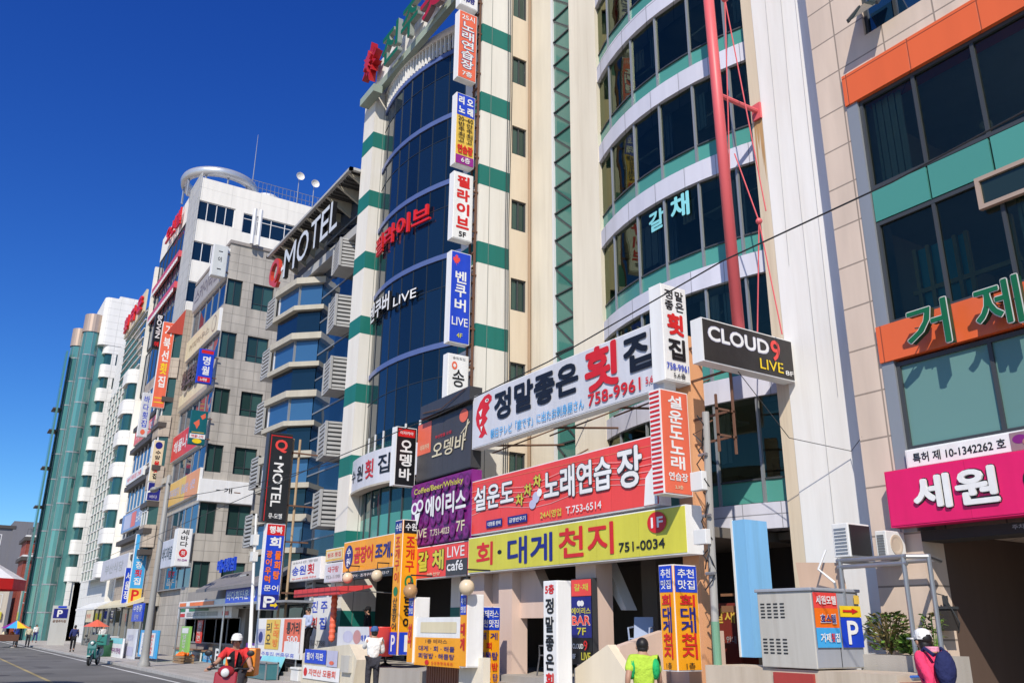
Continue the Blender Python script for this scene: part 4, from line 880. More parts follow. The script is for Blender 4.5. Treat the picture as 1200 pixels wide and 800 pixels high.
r = sign('directory_sign', 'stack of small dark shop panels on the peach column behind the narrow white sign', FY(11.6), -15.42, -14.68, 1.06, 2.79, .12, 'black',
         [('b', 0, 1, .8, 1, 'hot'), ('t', '갈·채', .15, .85, .86, .95, 'lemon', {'b': .03}), ('b', 0, 1, .3, .79, 'navy'), ('e', .4, .71, .1, .035, 'white'), ('e', .55, .71, .1, .035, 'white'), ('t', '에이리스', .02, .98, .58, .66, 'lemon', {'b': .03}), ('t', 'BAR', .05, .95, .45, .56, 'salmon', {'b': .05, 'ol': 'white', 'ow': .5}), ('t', '7F', .3, .75, .33, .42, 'lemon', {'b': .03}), ('t', 'CLOUD', .06, .6, .17, .23, 'white', {'b': .03}), ('t', '9', .62, .8, .15, .27, 'red', {'b': .03}), ('t', '8F', .05, .22, .05, .11, 'white'), ('t', 'LIVE', .5, .95, .04, .13, 'lemon')], side='dgrey')
# --- curved building, street level
r = thing('curved_sign', 'white curved sign band with black and red characters wrapped round the glass front', 'sign', (-27.5, 11.9, 6.35))
m = MB(); arc(m, -29.4, -24.4, 6.35, 7.5, YC, -.45, -.1, ink(C['pale'])); arc(m, -29.4, -24.4, 6.28, 6.35, YC, -.47, -.08, paint('cream_ledge', C['cream'])); m.build('cabinet', r)
Td = lambda a, d, z: (a, YC(a)-.45+d, z); m = MB()
for ch, x0, x1, z0, z1, c in (('수', -29.15, -28.55, 6.65, 7.1, 'black'), ('원', -28.35, -27.7, 6.62, 7.18, 'black'), ('횟', -27.5, -26.8, 6.6, 7.25, 'red'), ('집', -26.5, -25.75, 6.65, 7.3, 'black')):
    put_text(m, Td, ch, x0, x1, z0, z1, -.02, ink(C[c]), .02)
m.add([Td(-25.55, -.02, 6.7), Td(-25.2, -.02, 6.85), Td(-24.95, -.02, 7.35), Td(-25.3, -.02, 7.2)], [(0, 1, 2, 3)], ink(C['black'])); m.build('lettering', r)
sign('projecting_sign', 'black upright bar sign with a red cap and white characters left of the charcoal board', SX(-23.2), 10.92, 11.6, 5.78, 7.56, .3, 'black',
     [('b', .05, .95, .84, .98, 'red'), ('t', '이자카야', .15, .85, .88, .94, 'white'), ('v', '오뎅바', .18, .82, .06, .8, 'white', {'b': .04})], group=VG, hang=.6)
r = board('eel_restaurant_board', 'orange yellow board with a dark oval crest over the red awning', -28.35, -24.4, 3.5, 4.52, 11.6, 'mustard',
      [('e', .12, .5, .09, .4, 'navy'), ('t', '수', .075, .165, .52, .8, 'white', {'b': .04}), ('t', '원', .075, .165, .18, .46, 'white', {'b': .04}), ('t', '곰장어', .24, .62, .24, .8, 'red', {'b': .04}), ('t', '조개.', .67, 1.0, .28, .8, 'navy', {'b': .05})], group='boards of the curved glass building')
m = MB(); m.box(-28.3, -24.4, 11.58, 11.8, 3.26, 3.48, ink(C['black'])); put_text(m, FY(11.58), '산 꼼장어 · 조개구이 · 751-2217', -28.0, -24.6, 3.32, 3.42, -.012, ink(C['white'])); m.build('lettering_strip', r)
two_face('eel_street_sign', 'tall yellow two-sided sign with green badge and blue parking foot', -23.1, -22.6, 11.0, 11.5, 1.04, 4.72, 'mustard',
         [('b', 0, 1, .9, 1, 'navy'), ('t', '수원', .1, .9, .92, .98, 'white'), ('v', '조개구이', .2, .8, .52, .88, 'red', {'b': .02}), ('e', .5, .46, .3, .035, 'green'), ('v', '산꼼장어', .2, .8, .17, .42, 'black', {'b': .02}), ('b', 0, 1, 0, .16, 'blue'), ('t', 'P', .25, .8, .02, .14, 'white', {'b': .05})],
         [('b', 0, 1, .9, 1, 'black'), ('t', '수원', .1, .9, .92, .98, 'white'), ('v', '조개구', .2, .8, .6, .88, 'red', {'b': .03}), ('e', .5, .53, .3, .05, 'green'), ('e', .5, .53, .18, .03, 'mustard'), ('v', '곰장어', .2, .8, .18, .46, 'black', {'b': .04}), ('b', 0, 1, 0, .16, 'blue'), ('b', .35, .7, .02, .14, 'white')])
# roof sign of the curved building: big red and green letters on a frame
r = thing('roof_sign', 'rooftop frame of big green characters between red ones on the curved building', 'sign', (-26, 11.9, 23))
m = MB(); m.box(-29.4, -21.6, 12.0, 12.25, 23.35, 23.7, paint('sign_box_green', (.3, .36, .3), .5, .4)); m.box(-30.0, -28.6, 11.6, 12.0, 22.9, 23.25, paint('sign_box_green', (.3, .36, .3)))
m.box(-29.6, -21.6, 12.12, 12.2, 23.7, 25.0, ivory); m.build('frame', r)
m = MB(); star = []
for i in range(22): t = 2*pi*i/22; q = (1.0, .8, 1.05, .7)[(i//2) % 4] if i % 2 else .5; star.append((-29.3+.75*q*cos(t), 24.7+.95*q*sin(t)))
m.prism(star, 'y', 11.6, 11.9, ink((.4, .015, .02))); m.prism([(x*.55-29.3*.45, z*.55+24.7*.45) for x, z in star], 'y', 11.5, 11.6, ink((.5, .03, .04))); m.build('red_emblem', r)
m = MB(); put_text(m, FY(11.85), '진', -28.1, -26.5, 23.6, 25.2, 0, ink((.01, .13, .05)), .03, .2, side=ink((.3, .33, .3))); put_text(m, FY(11.85), '주', -26.3, -24.8, 23.6, 25.2, 0, ink((.01, .13, .05)), .03, .2, side=ink((.3, .33, .3)))
put_text(m, FY(11.85), '횟', -24.6, -22.9, 23.5, 25.3, 0, ink((.4, .015, .02)), .03, .2, side=ink((.3, .2, .2))); put_text(m, FY(11.85), '집', -22.7, -21.2, 23.6, 25.2, 0, ink((.4, .015, .02)), .03, .2); m.build('lettering', r)
# --- right building: letters, patent strip, pink board
r = thing('facade_letters', 'large green metal letters standing on the lower orange band', 'letters', (-6, 12.9, 6.2))
for ch, x0, x1 in (('거', -7.66, -6.93), ('제', -6.5, -5.8), ('횟', -5.3, -4.6), ('집', -4.1, -3.4)):
    m = MB(); put_text(m, FY(12.8), ch, x0-.02, x1+.02, 6.11, 6.9, .02, ink((.6, .6, .56)), .035, 0); put_text(m, FY(12.8), ch, x0, x1, 6.13, 6.88, .15, ink((.008, .13, .05)), .012, .14, side=ink((.01, .06, .03))); m.build('letter', r)
m = MB()
for x in (-7.5, -7.1, -6.3, -5.9, -5, -3.8): m.tube([(x, 12.8, 6.5), (x+.06, 13.16, 6.6)], .012, dark_alu, 5)
m.build('pins', r)
sign('patent_strip', 'narrow white strip with a black number line and a fruit photo above the pink board', FY(13.1), -8.17, -4.6, 4.29, 4.61, .08, 'white',
     [('t', '특허 제 10-1342262 호', .03, .46, .2, .8, 'black', {'b': .02}), ('b', .48, 1, 0, 1, (.3, .2, .22)), ('e', .52, .6, .03, .25, 'plum'), ('e', .56, .4, .03, .25, (.4, .2, .15)), ('e', .6, .65, .03, .22, 'plum'), ('e', .66, .45, .03, .25, 'cream')])
sign('motel_board', 'bright pink board with bulging white outlined characters over the carport', FY(12.9), -8.47, -3.0, 3.36, 4.27, .3, 'pink',
     [('t', '세', .085, .2, .22, .84, 'white', {'b': .045, 'ol': 'black', 'deep': .04, 'ow': 1.1}), ('t', '원', .215, .335, .22, .86, 'white', {'b': .045, 'ol': 'black', 'deep': .04, 'ow': 1.1}), ('e', .5, .52, .1, .38, 'black'), ('e', .5, .52, .092, .34, 'white'), ('e', .5, .52, .045, .17, 'pink'), ('t', '모텔', .66, .95, .22, .86, 'white', {'b': .045, 'ol': 'black', 'deep': .04})], side='pink')
m = MB(); put_text(m, FY(13.19), '주차 가능', -6.7, -6.3, 3.2, 3.27, 0, ink(C['grey'])); tag(m.build('carport_lettering'), 'tiny pale lettering on the dark beam under the pink board', 'lettering')
# --- motel signs
sign('motel_tower_sign', 'black vertical sign with red outline, red top letter and white sideways lettering', SX(-33), 10.05, 11.0, 5.58, 9.06, .4, (.02, .022, .025),
     [('b', .06, .09, 0, .98, 'red'), ('b', .06, 1, .965, .975, 'red'), ('t', 'Q', .26, .82, .78, .93, 'hot', {'b': .04}), ('b', .5, .6, .705, .74, 'white'), ('r', 'MOTEL', .28, .72, .16, .66, 'white', {'b': .02}), ('t', '큐-모텔', .25, .85, .03, .09, 'white')], side='dgrey', hang=1.2)
sign('raw_fish_tower_sign', 'tall blue sign with red cap, orange columns and parking mark below the black one', SX(-33), 10.3, 11.03, 2.35, 5.52, .35, 'blue',
     [('b', 0, 1, .87, 1, 'red'), ('t', '행복', .12, .88, .89, .98, 'white', {'b': .04}), ('t', '회', .2, .85, .72, .85, 'white', {'b': .05}), ('v', '광어우럭', .08, .42, .3, .69, 'orange', {'b': .04}), ('v', '물회탕', .56, .92, .34, .69, 'orange', {'b': .05}), ('t', '문어', .1, .92, .21, .28, 'white', {'b': .02}), ('b', 0, 1, 0, .17, 'navy'), ('t', 'P', .15, .8, .02, .15, 'white', {'b': .05}), ('p', [(.55, .035), (.8, .035), (.8, .02), (.98, .05), (.8, .08), (.8, .06), (.55, .06)], 'yellow')], hang=1.0)
sign('small_raw_fish_board', 'small white board with blue and red characters left of the red awning', FY(11.5), -33.4, -30.15, 3.4, 4.18, .25, 'white',
     [('t', '송원', .08, .55, .25, .72, 'blue', {'b': .03}), ('t', '횟', .6, .82, .25, .75, 'red', {'b': .03}), ('t', '751-3344 싱싱한 자연산', .1, .9, .04, .14, 'salmon'), ('t', '24시간 영업', .1, .9, .84, .95, 'grey')])
sign('side_board', 'pale board with a yellow frame tucked between the small white board and the orange board', FY(11.62), -30.05, -28.4, 3.95, 4.4, .2, 'gold', [('b', .05, .95, .15, .85, 'cream'), ('t', '원조 횟집', .12, .88, .3, .7, 'red')])
sign('side_board', 'faded pale board with red print just under the yellow framed one', FY(11.62), -30.05, -28.4, 3.25, 3.9, .2, 'pale', [('t', '대구탕', .2, .8, .5, .85, 'red'), ('t', '753-1199', .1, .9, .15, .35, 'grey')])
sign('upright_banner', 'white upright banner with blue and red characters under the red awning', FY(12.0), -32.4, -30.1, .9, 2.85, .1, 'white',
     [('t', '진 주', .15, .85, .7, .92, 'blue', {'b': .03}), ('t', '횟', .15, .45, .4, .62, 'red', {'b': .04}), ('t', '집', .55, .85, .4, .62, 'blue', {'b': .04}), ('t', '753-7788', .15, .85, .1, .2, 'grey')])
# --- store, low shop and stone building
r = sign('store_fascia', 'convenience store fascia with orange, green and red stripes', FY(11.8), -52.4, -41.8, 2.15, 3.03, .3, 'white',
     [('b', .02, .16, .68, .95, 'orange'), ('b', .02, .16, .38, .62, 'green'), ('b', .02, .16, .06, .28, 'red'), ('b', .24, .7, .66, .95, 'orange'), ('b', .24, .62, .4, .6, 'green'), ('b', .2, .78, .1, .34, 'grey'), ('b', .86, .96, .1, .32, 'red'), ('t', '24시 편의점', .3, .6, .13, .31, 'white')])
r = sign('blue_shop_board', 'bright blue board with white characters under the grey shop canopy', FY(11.5), -42.0, -37.2, 2.75, 3.42, .25, 'blue',
     [('t', '바다회타운', .05, .75, .18, .82, 'white', {'b': .03}), ('e', .88, .5, .07, .4, 'white')])
sign('stone_corner_sign', 'white upright sign with black characters and a red disc at the stone building corner', SX(-53.5), 11.48, 12.3, 5.07, 7.22, .9, 'white',
     [('v', '세바다', .22, .78, .5, .99, 'black', {'b': .03}), ('e', .5, .34, .3, .11, 'red'), ('t', '횟', .34, .66, .28, .4, 'white'), ('t', '751-2244', .15, .85, .12, .18, 'violet')])
r = sign('brush_sign', 'pale lilac sign with brushed black strokes just left of the white disc sign', FY(11.9), -59.4, -56.0, 5.2, 6.88, .3, (.55, .55, .62), [('t', '바다마을', .1, .9, .25, .75, 'black', {'b': .02})])
CB = 'boards wrapped round the stone building corner'
sign('corner_board', 'white corner board with two sparse dark characters on the stone building side', SX(-53.36), 12.32, 15.6, 8.88, 10.22, .22, 'white', [('b', .3, .38, .52, .56, 'black'), ('t', '개', .45, .6, .42, .68, 'black', {'b': .02}), ('b', .64, .76, .47, .51, 'brown')], group=CB)
sign('corner_board', 'yellow to orange printed board on the street face beside the sparse white board', FY(12.3), -62.4, -53.55, 9.3, 10.9, .18, 'gold', [('b', 0, .5, 0, 1, (.72, .45, .1)), ('b', .62, 1, 0, 1, (.72, .3, .1)), ('t', '제주흑돼지 · 돌솥밥 · 냉면', .1, .9, .3, .7, 'lilac')], group=CB)
sign('projecting_sign', 'dark teal sign with orange fish figures and a yellow foot on the stone corner', SX(-53.3), 11.33, 12.3, 12.2, 14.3, .25, 'teal',
     [('p', [(.15, .62), (.5, .75), (.55, .6), (.4, .45), (.3, .55)], 'coral'), ('p', [(.55, .85), (.85, .95), (.9, .82), (.7, .75)], 'coral'), ('b', .1, .9, .34, .36, 'gold'), ('b', 0, 1, .17, .3, 'white'), ('t', '해물나라', .1, .9, .19, .28, 'red'), ('e', .5, .09, .3, .07, 'yellow')], group='projecting signs on the stone corner', hang=.3, side='teal')
sign('projecting_sign', 'bright blue sign with two white characters and red bars on the stone corner', SX(-53.3), 11.33, 12.25, 16.05, 18.25, .25, 'blue',
     [('b', .1, .95, .88, .98, 'red'), ('v', '명월', .25, .78, .22, .82, 'white', {'b': .03}), ('b', .05, .9, .03, .17, 'red'), ('t', '노래방', .2, .7, .05, .14, 'white')], group='projecting signs on the stone corner', hang=.3, side='blue')
sign('fascia_board', 'cream board with thin ring and faint script on the stone building street face', FY(12.3), -62.4, -53.65, 19.75, 21.3, .2, 'cream', [('e', .88, .5, .06, .38, 'brown'), ('e', .88, .5, .05, .33, 'cream'), ('t', '커피하우스', .12, .75, .3, .65, (.45, .36, .24))], group='street face boards of the stone building')
r = sign('fascia_board', 'tan board with heavy dark letters at the second ribbon of the stone building', FY(12.3), -62.4, -53.65, 16.05, 17.2, .2, 'cream', [('b', 0, 1, 0, .3, (.45, .38, .28))], group='street face boards of the stone building')
m = MB(); put_text(m, FY(12.2), '황토방', -61, -56.8, 17.2, 18.6, 0, ink(C['dgrey']), .05, .2); m.build('lettering', r)
sign('fascia_board', 'red board with white characters at the third ribbon of the stone building', FY(12.3), -62.6, -55.0, 12.5, 14.3, .2, 'red', [('t', '해물나라', .08, .75, .25, .75, 'white', {'b': .03})], group='street face boards of the stone building')
sign('fascia_board', 'grey parapet board with bold faded characters at the top of the stone building', FY(12.3), -62.2, -53.65, 23.5, 25.5, .2, (.42, .39, .34), [('t', '스카이라운지', .06, .94, .2, .8, (.2, .16, .13), {'b': .04})], group='street face boards of the stone building')
sign('rooftop_sign', 'pale upright box sign with three small dark marks at the stone roof corner', SX(-53.4), 11.4, 12.3, 23.32, 25.5, .5, (.62, .64, .62), [('b', .35, .65, .78, .81, 'black'), ('t', '이', .35, .62, .45, .62, 'black'), ('b', .35, .65, .2, .23, 'black')], hang=.2)
# --- further signs down the street
FG = 'upright signs on the tan building'
proj('projecting_sign', 'long orange upright sign with white characters, one of them yellow', 16.4, 22.8, 'coral', [('v', '거북선횟집', .2, .8, .22, .98, 'white', {'b': .04, 'cols': ['white', 'white', 'white', 'yellow', 'white']}), ('b', .1, .9, .1, .11, 'yellow'), ('b', .1, .9, .05, .06, 'yellow')], 10.6, 11.45, -63, group=FG, hang=.5)
proj('projecting_sign', 'black upright sign with sideways white letters behind the long orange one', 21.1, 23.8, 'black', [('r', 'BOVIN', .2, .8, .3, .97, 'white', {'b': .03}), ('t', '카페', .2, .8, .05, .2, 'red', {'b': .04})], 10.26, 10.86, -64.5, group=FG, hang=1.1, side='dgrey')
proj('projecting_sign', 'white upright sign with blue print under the long orange one', 14.8, 18.1, 'pale', [('v', '바다횟집', .2, .8, .2, .95, 'blue', {'b': .02}), ('e', .5, .1, .25, .06, 'coral')], 10.42, 11.1, -66, group=FG, hang=.9)
proj('projecting_sign', 'cream upright sign with an oval crest, black and red characters', 11.22, 14.1, 'cream', [('e', .5, .88, .36, .09, 'navy'), ('v', '수암', .25, .78, .52, .76, 'black', {'b': .04}), ('v', '물횟집', .25, .78, .04, .5, 'red', {'b': .04, 'cols': ['red', 'red', 'black']})], 11.12, 11.84, -63, group=FG, hang=.2)
proj('projecting_sign', 'small navy sign with a white wave under the cream upright sign', 9.9, 11.15, 'navy', [('p', [(0, .5), (.5, .7), (1, .98), (1, .8), (.5, .55), (0, .4)], 'white'), ('t', '바다', .2, .8, .1, .3, 'lilac')], 11.15, 12.0, -63, group=FG, hang=.1)
proj('projecting_sign', 'sky blue upright sign with white characters and a yellow parking foot', 2.88, 7.72, 'sky', [('e', .5, .92, .18, .045, 'gold'), ('v', '우리장횟집', .22, .78, .3, .86, 'white', {'b': .03, 'cols': ['white', 'white', 'white', 'red', 'white']}), ('b', 0, 1, 0, .26, 'gold'), ('t', 'P', .2, .8, .09, .24, 'red', {'b': .05}), ('t', '주차장', .2, .8, .02, .07, 'brown')], 11.05, 11.9, -64, group=FG, hang=.2)
sign('store_upright_sign', 'narrow blue upright sign beside the yellow parking foot', SX(-66), 11.0, 11.5, 3.2, 5.6, .2, 'blue', [('v', '서울장', .15, .85, .1, .9, 'white', {'b': .03})])
sign('street_board', 'coral and white board over a dark ledge below the long orange sign', FY(11.55), -74, -66, 15.5, 16.6, .2, 'coral', [('t', '거북선횟집', .1, .9, .2, .8, 'white', {'b': .03})], group='street boards of the tan building')
sign('street_board', 'white board with pale red print over the lower dark ledge', FY(11.55), -75, -68, 12.4, 13.1, .2, 'white', [('t', '바다횟집 2층', .1, .9, .2, .8, 'salmon')], group='street boards of the tan building')
sign('street_board', 'blue and pink printed board above the dark ledge left of the street lamp', FY(11.5), -73.5, -64.2, 8.5, 9.9, .25, (.2, .3, .55), [('b', .1, .4, .1, .9, 'lilac'), ('b', .42, .6, .1, .9, 'coral'), ('t', '노래주점', .62, .95, .2, .8, 'white', {'b': .03})], group='street boards of the tan building')
sign('street_board', 'pale lilac board with thin grey strokes above the low shopfronts', FY(11.5), -80, -68.5, 5.2, 6.8, .25, (.55, .53, .6), [('t', '부산식당', .15, .85, .25, .75, 'grey')], group='street boards of the tan building')
r = thing('parking_sign', 'grey totem with a navy parking mark in front of the teal cylinders', 'sign', (-88, 9.5, 0))
m = MB(); m.box(-88.4, -88.1, 9.2, 10.55, .1, 3.4, paint('totem_grey', (.5, .5, .48), .6)); m.build('cabinet', r)
put_items(SX(-88.1), 9.2, 10.55, .1, 3.4, -.01, [('b', .08, .92, .68, .92, 'navy'), ('t', 'P', .3, .62, .71, .89, 'white', {'b': .06}), ('t', '공영주차장', .1, .9, .57, .64, 'brown'), ('b', .3, .8, .94, .99, 'blue')], r)
# ================================================================== STREET THINGS
dk = paint('dark_plastic', (.02, .02, .022), .5, .3); wht = paint('white_plastic', (.72, .72, .7), .45, .35); galv = steel
conc = paint('old_concrete', (.42, .39, .35), .85, .6, .9, bump=.3); pole_p = paint('pole_grey', (.3, .3, .29), .55, .5)
# --- red mast with guy rods beside the glass bay
r = thing('red_mast', 'tall red steel mast with a strut and guy rods before the glass bay', 'mast', (-11.15, 12.6, 7.2))
redp = paint('red_mast_paint', (.68, .12, .13), .45, .35)
m = MB(); m.tube([(-11.05, 12.6, 7.2), (-11.2, 12.6, 19.5)], .12, redp, 14); m.build('mast_tube', r, smooth=True)
m = MB(); m.tube([(-11.1, 12.6, 13.0), (-11.02, 13.8, 12.95)], .055, redp, 8); m.box(-11.15, -10.92, 13.74, 13.8, 12.75, 13.15, redp); m.build('strut', r)
for pts in ([(-10.85, 12.8, 15.5), (-11.15, 12.75, 10.0)], [(-10.85, 12.8, 15.5), (-10.35, 12.9, 9.9)], [(-10.95, 12.8, 11.5), (-10.55, 12.9, 9.75)], [(-10.55, 12.9, 9.75), (-10.8, 12.85, 7.4)], [(-10.55, 12.9, 9.75), (-10.25, 12.9, 7.2)], [(-10.7, 12.9, 17.5), (-10.85, 12.8, 15.5)]):
    m = MB(); m.tube(pts, .014, redp, 5); m.build('guy_rod', r)
m = MB(); m.ball((-10.55, 12.9, 9.75), .07, redp, 10); m.build('turnbuckle', r); m = MB(); m.ball((-10.85, 12.8, 15.5), .08, redp, 10); m.build('turnbuckle', r)
# --- utility pole by the orange post
r = thing('utility_pole', 'weathered utility pole with a green foot, meter boxes and cable tangles beside the orange post', 'pole', (-11.05, 11.45, 0))
m = MB(); m.tube([(-11.1, 11.45, 0), (-11.1, 11.45, 1.9)], .07, paint('green_pole_paint', (.16, .33, .22), .7, .6), 12); m.tube([(-11.1, 11.45, 1.9), (-11.0, 11.45, 5.6)], .065, paint('flaky_pole', (.38, .37, .35), .7, .9, 3), 12); m.build('shaft', r)
for z, s in ((4.15, .34), (3.2, .26)):
    m = MB(); m.box(-11.3, -11.0, 11.25, 11.38, z, z+s, wht); m.build('meter_box', r, bevel=.01)
m = MB(); random.seed(5)
for k in range(9):
    z = random.uniform(2.4, 5); pts = [(-11.08+random.uniform(-.1, .1), 11.4+random.uniform(-.1, .1), z+i*.16) for i in range(5)]; m.tube(pts, .012, dk, 5)
for z in (2.7, 3.7, 4.8): m.tube([(-11.15, 11.36, z), (-10.95, 11.36, z)], .03, galv, 6)
m.tube([(-11.05, 11.4, 5.0), (-11.2, 11.3, 5.2), (-10.95, 11.3, 5.25), (-11.1, 11.4, 4.9)], .015, dk, 5); m.build('cable_tangle', r)
# --- overhead cables
for pts, rr, lab in (([(-60, 8, 5.4), (-20.2, 8, 5.85), (-15, 8, 5.88), (-11.2, 8, 6.02), (-7.2, 8, 6.4), (-4.7, 8, 6.42), (6, 8, 7.2)], .011, 'thick black cable strung across the fronts from the street lamp towards the pink building'),
                     ([(-41.3, 8.2, 7.2), (-33, 9.5, 6.9), (-28, 11, 7.2)], .012, 'thin cable running from the street lamp to the motel signs'),
                     ([(-10.9, 12.2, 6.6), (-10.4, 13.0, 5.2), (-9.6, 13.7, 4.9), (-9, 13.2, 5.0)], .008, 'thin cable drooping over the white pier under the black banner sign')):
    r = thing('overhead_cable', lab, 'cable', pts[0]); m = MB(); m.tube(pts, rr, dk, 6); m.build('wire', r)
# --- street lamp
r = thing('street_lamp', 'tall grey street lamp with two short arms on the kerb before the tan building', 'street lamp', (-41.5, 8.2, .1))
m = MB(); m.lathe([(.26, 0), (.26, .12), (.2, .2), (.17, .6), (.13, 3), (.1, 8.2), (.04, 8.25)], (-41.5, 8.2, .1), pole_p, 14); m.build('pole', r, smooth=True)
m = MB(); m.tube([(-41.5, 8.2, 7.95), (-44.6, 8.25, 8.1)], .05, pole_p, 6); m.tube([(-41.5, 8.2, 7.95), (-41.0, 8.2, 7.95)], .05, pole_p, 6); m.build('arm', r)
m = MB(); m.ball((-44.9, 8.25, 8.1), .28, pole_p, 10, (1.6, .7, .5)); m.build('lamp_head', r, smooth=True)
m = MB(); m.box(-42.6, -41.9, 8.1, 8.3, 8.02, 8.3, paint('old_banner_arm', (.5, .45, .36), .7)); m.build('clamp_box', r)
# --- white bracket poles left of the tower sign, rusty frame poles behind it
r = thing('banner_pole', 'pair of slim white poles with junction boxes beside the blue tower sign', 'pole', (-33, 10, .1))
for x0, x1, z1 in ((-32.6, -33.5, 5.9), (-32.35, -33.3, 4.6)):
    m = MB(); m.tube([(x0, 10, .1), (x1, 10, z1)], .045, wht, 8); m.build('shaft', r)
m = MB(); m.box(-33.6, -33.2, 9.9, 10.1, 4.7, 5.1, wht); m.box(-33.45, -33.1, 9.9, 10.1, 4.1, 4.45, wht); m.build('junction_box', r)
r = thing('sign_frame_pole', 'rusty lattice pole carrying the black and blue vertical signs', 'pole', (-33.3, 11.2, 0))
for y in (11.12, 11.4):
    m = MB(); m.tube([(-33.25, y, 0), (-33.25, y, 8.95)], .05, paint('brown_pole', (.42, .3, .18), .7, .6), 8); m.build('shaft', r)
# --- red awning, globe lamps and lantern of the eel restaurant
r = thing('red_awning', 'red ribbed awning sloping out over the eel restaurant terrace', 'awning', (-27.4, 11.0, 2.8))
redc = tiles('red_awning_canvas', (.62, .05, .05), .5, 9, .02, vary=.1, dirt=.2)
m = MB(); m.prism([(11.5, 3.02), (10.4, 2.95), (10.4, 2.72), (10.42, 2.7), (11.5, 2.95)], 'x', -29.6, -25.6, redc); m.build('canvas', r)
for x in (-29.5, -25.7): m = MB(); m.tube([(x, 12.3, 2.8), (x, 10.45, 2.85)], .02, galv, 6); m.build('arm', r)
GG = 'globe lamps in front of the boards'
glb = paint('globe_cream', (.66, .54, .38), .3, .25); glb2 = paint('globe_tan', (.45, .26, .12), .35, .4)
for x, y, z, lab in ((-19.76, 9.9, 2.62, 'tan globe lamp over the red character of the terrace banner'), (-17.0, 9.9, 2.62, 'cream globe lamp above the two red characters of the terrace banner'), (-26.9, 11.2, 3.28, 'cream globe lamp under the oval crest board'), (-24.65, 11.2, 3.25, 'cream globe lamp under the dark characters of the crest board')):
    r = thing('globe_lamp', lab, 'lamp', (x, y, z-.2), GG); m = MB(); m.ball((x, y, z), .175, glb2 if x == -19.76 else glb, 18); m.build('globe', r, smooth=True)
    m = MB(); m.tube([(x, y+.6, z+.38), (x, y, z+.38), (x, y, z+.15)], .02, dk, 6); m.lathe([(.07, 0), (.07, .06)], (x, y, z+.14), dk, 10); m.build('bracket', r)
# --- bluish slab leaning before the bay, folded boards
r = thing('blue_pillar', 'sky blue painted upright box with a white left face before the white pier', 'pillar', (-11.4, 12.6, 0))
r['label'] = 'sky blue painted upright box standing in front of the white pier'
bp = paint('sky_blue_paint', (.2, .48, .8), .55, .6, .9, drip=.5)
m = MB(); m.box(-11.62, -11.3, 12.6, 13.22, 1.3, 3.75, bp); m.build('box', r)
m = MB(); m.box(-11.64, -11.6, 12.58, 12.62, 1.3, 3.77, wht); m.build('edge_trim', r)
r = thing('brown_shelf', 'brown ledge with a small white bin behind the sky blue box', 'shelf', (-11.6, 13.4, 2.1))
m = MB(); m.box(-12.6, -11.2, 13.2, 13.5, 2.1, 2.22, paint('brown_wood', (.25, .12, .06), .7)); m.box(-12.6, -11.2, 13.2, 13.25, 2.4, 2.45, paint('brown_wood', (.25, .12, .06))); m.build('board', r)
m = MB(); m.box(-12.25, -12.0, 13.22, 13.45, 2.22, 2.42, wht); m.build('bin', r)
# --- base wall, planter, electric cabinet
r = thing('base_wall', 'low plastered base wall with a red panel and a slatted vent under the cabinet', 'wall', (-9, 11.3, 0))
m = MB(); m.box(-11.2, -7.6, 11.25, 12.2, .1, 1.2, paint('base_plaster', (.55, .47, .37), .85, .7, drip=.7)); m.build('body', r)
m = MB(); m.box(-9.7, -8.95, 11.2, 11.25, .1, 1.15, paint('red_panel', (.38, .05, .04), .6, .5)); m.build('red_panel', r)
m = MB(); m.box(-7.6, -7.5, 11.3, 12.2, .2, 1.1, paint('vent_brown', (.35, .15, .1), .6))
for i in range(14): m.box(-7.5, -7.47, 11.35+.06*i, 11.38+.06*i, .2, 1.1, paint('vent_light', (.55, .35, .28), .6))
m.build('slatted_vent', r)
r = thing('electric_cabinet', 'grey street electric cabinet plastered with shop stickers and a blue parking mark', 'cabinet', (-8.85, 11.2, 1.2))
cab = paint('cabinet_grey', (.5, .48, .43), .55, .6, drip=.5); cabd = paint('cabinet_blue_grey', (.33, .35, .39), .5, .4)
m = MB(); m.box(-9.9, -8.85, 11.2, 12.35, 1.22, 2.34, cab); m.box(-9.93, -8.82, 11.17, 12.38, 2.34, 2.39, cabd); m.build('body', r, bevel=.012)
m = MB()
for i in range(4):
    for zz in (1.42, 1.95):
        for j in range(5): m.box(-9.84+.13*i, -9.76+.13*i, 11.192, 11.2, zz+.05*j, zz+.02+.05*j, dk)
m.build('vent_slots', r)
m = MB(); m.box(-8.85, -8.845, 11.22, 12.33, 1.24, 2.32, cabd); m.box(-8.845, -8.84, 11.77, 11.78, 1.24, 2.32, dk); m.build('door', r)
put_items(SX(-8.83), 11.22, 12.34, 1.24, 2.33, 0, [('b', .0, .5, .78, .99, 'hot'), ('b', 0, .5, .52, .78, 'orange'), ('b', 0, .5, .26, .52, 'sky'), ('b', .53, .99, .26, .66, 'blue'), ('b', .53, .99, .67, .82, 'yellow'), ('b', .86, .98, .85, .97, 'gold'),
   ('t', '세원모텔', .04, .46, .83, .95, 'white', {'b': .03}), ('t', '호스텔', .1, .42, .58, .7, 'navy', {'b': .03, 'ol': 'white', 'ow': .4}), ('t', '거제', .06, .27, .33, .45, 'white', {'b': .03}), ('t', '횟', .28, .36, .33, .45, 'red', {'b': .03}), ('t', '집', .37, .46, .33, .45, 'white', {'b': .03}),
   ('t', 'P', .64, .88, .3, .62, 'white', {'b': .03}), ('p', [(.58, .735), (.78, .735), (.78, .71), (.92, .75), (.78, .79), (.78, .765), (.58, .765)], 'red')], r)
r = thing('cardboard_sheet', 'folded cardboard sheet lying on top of the electric cabinet', 'cardboard', (-9.5, 12.4, 2.39))
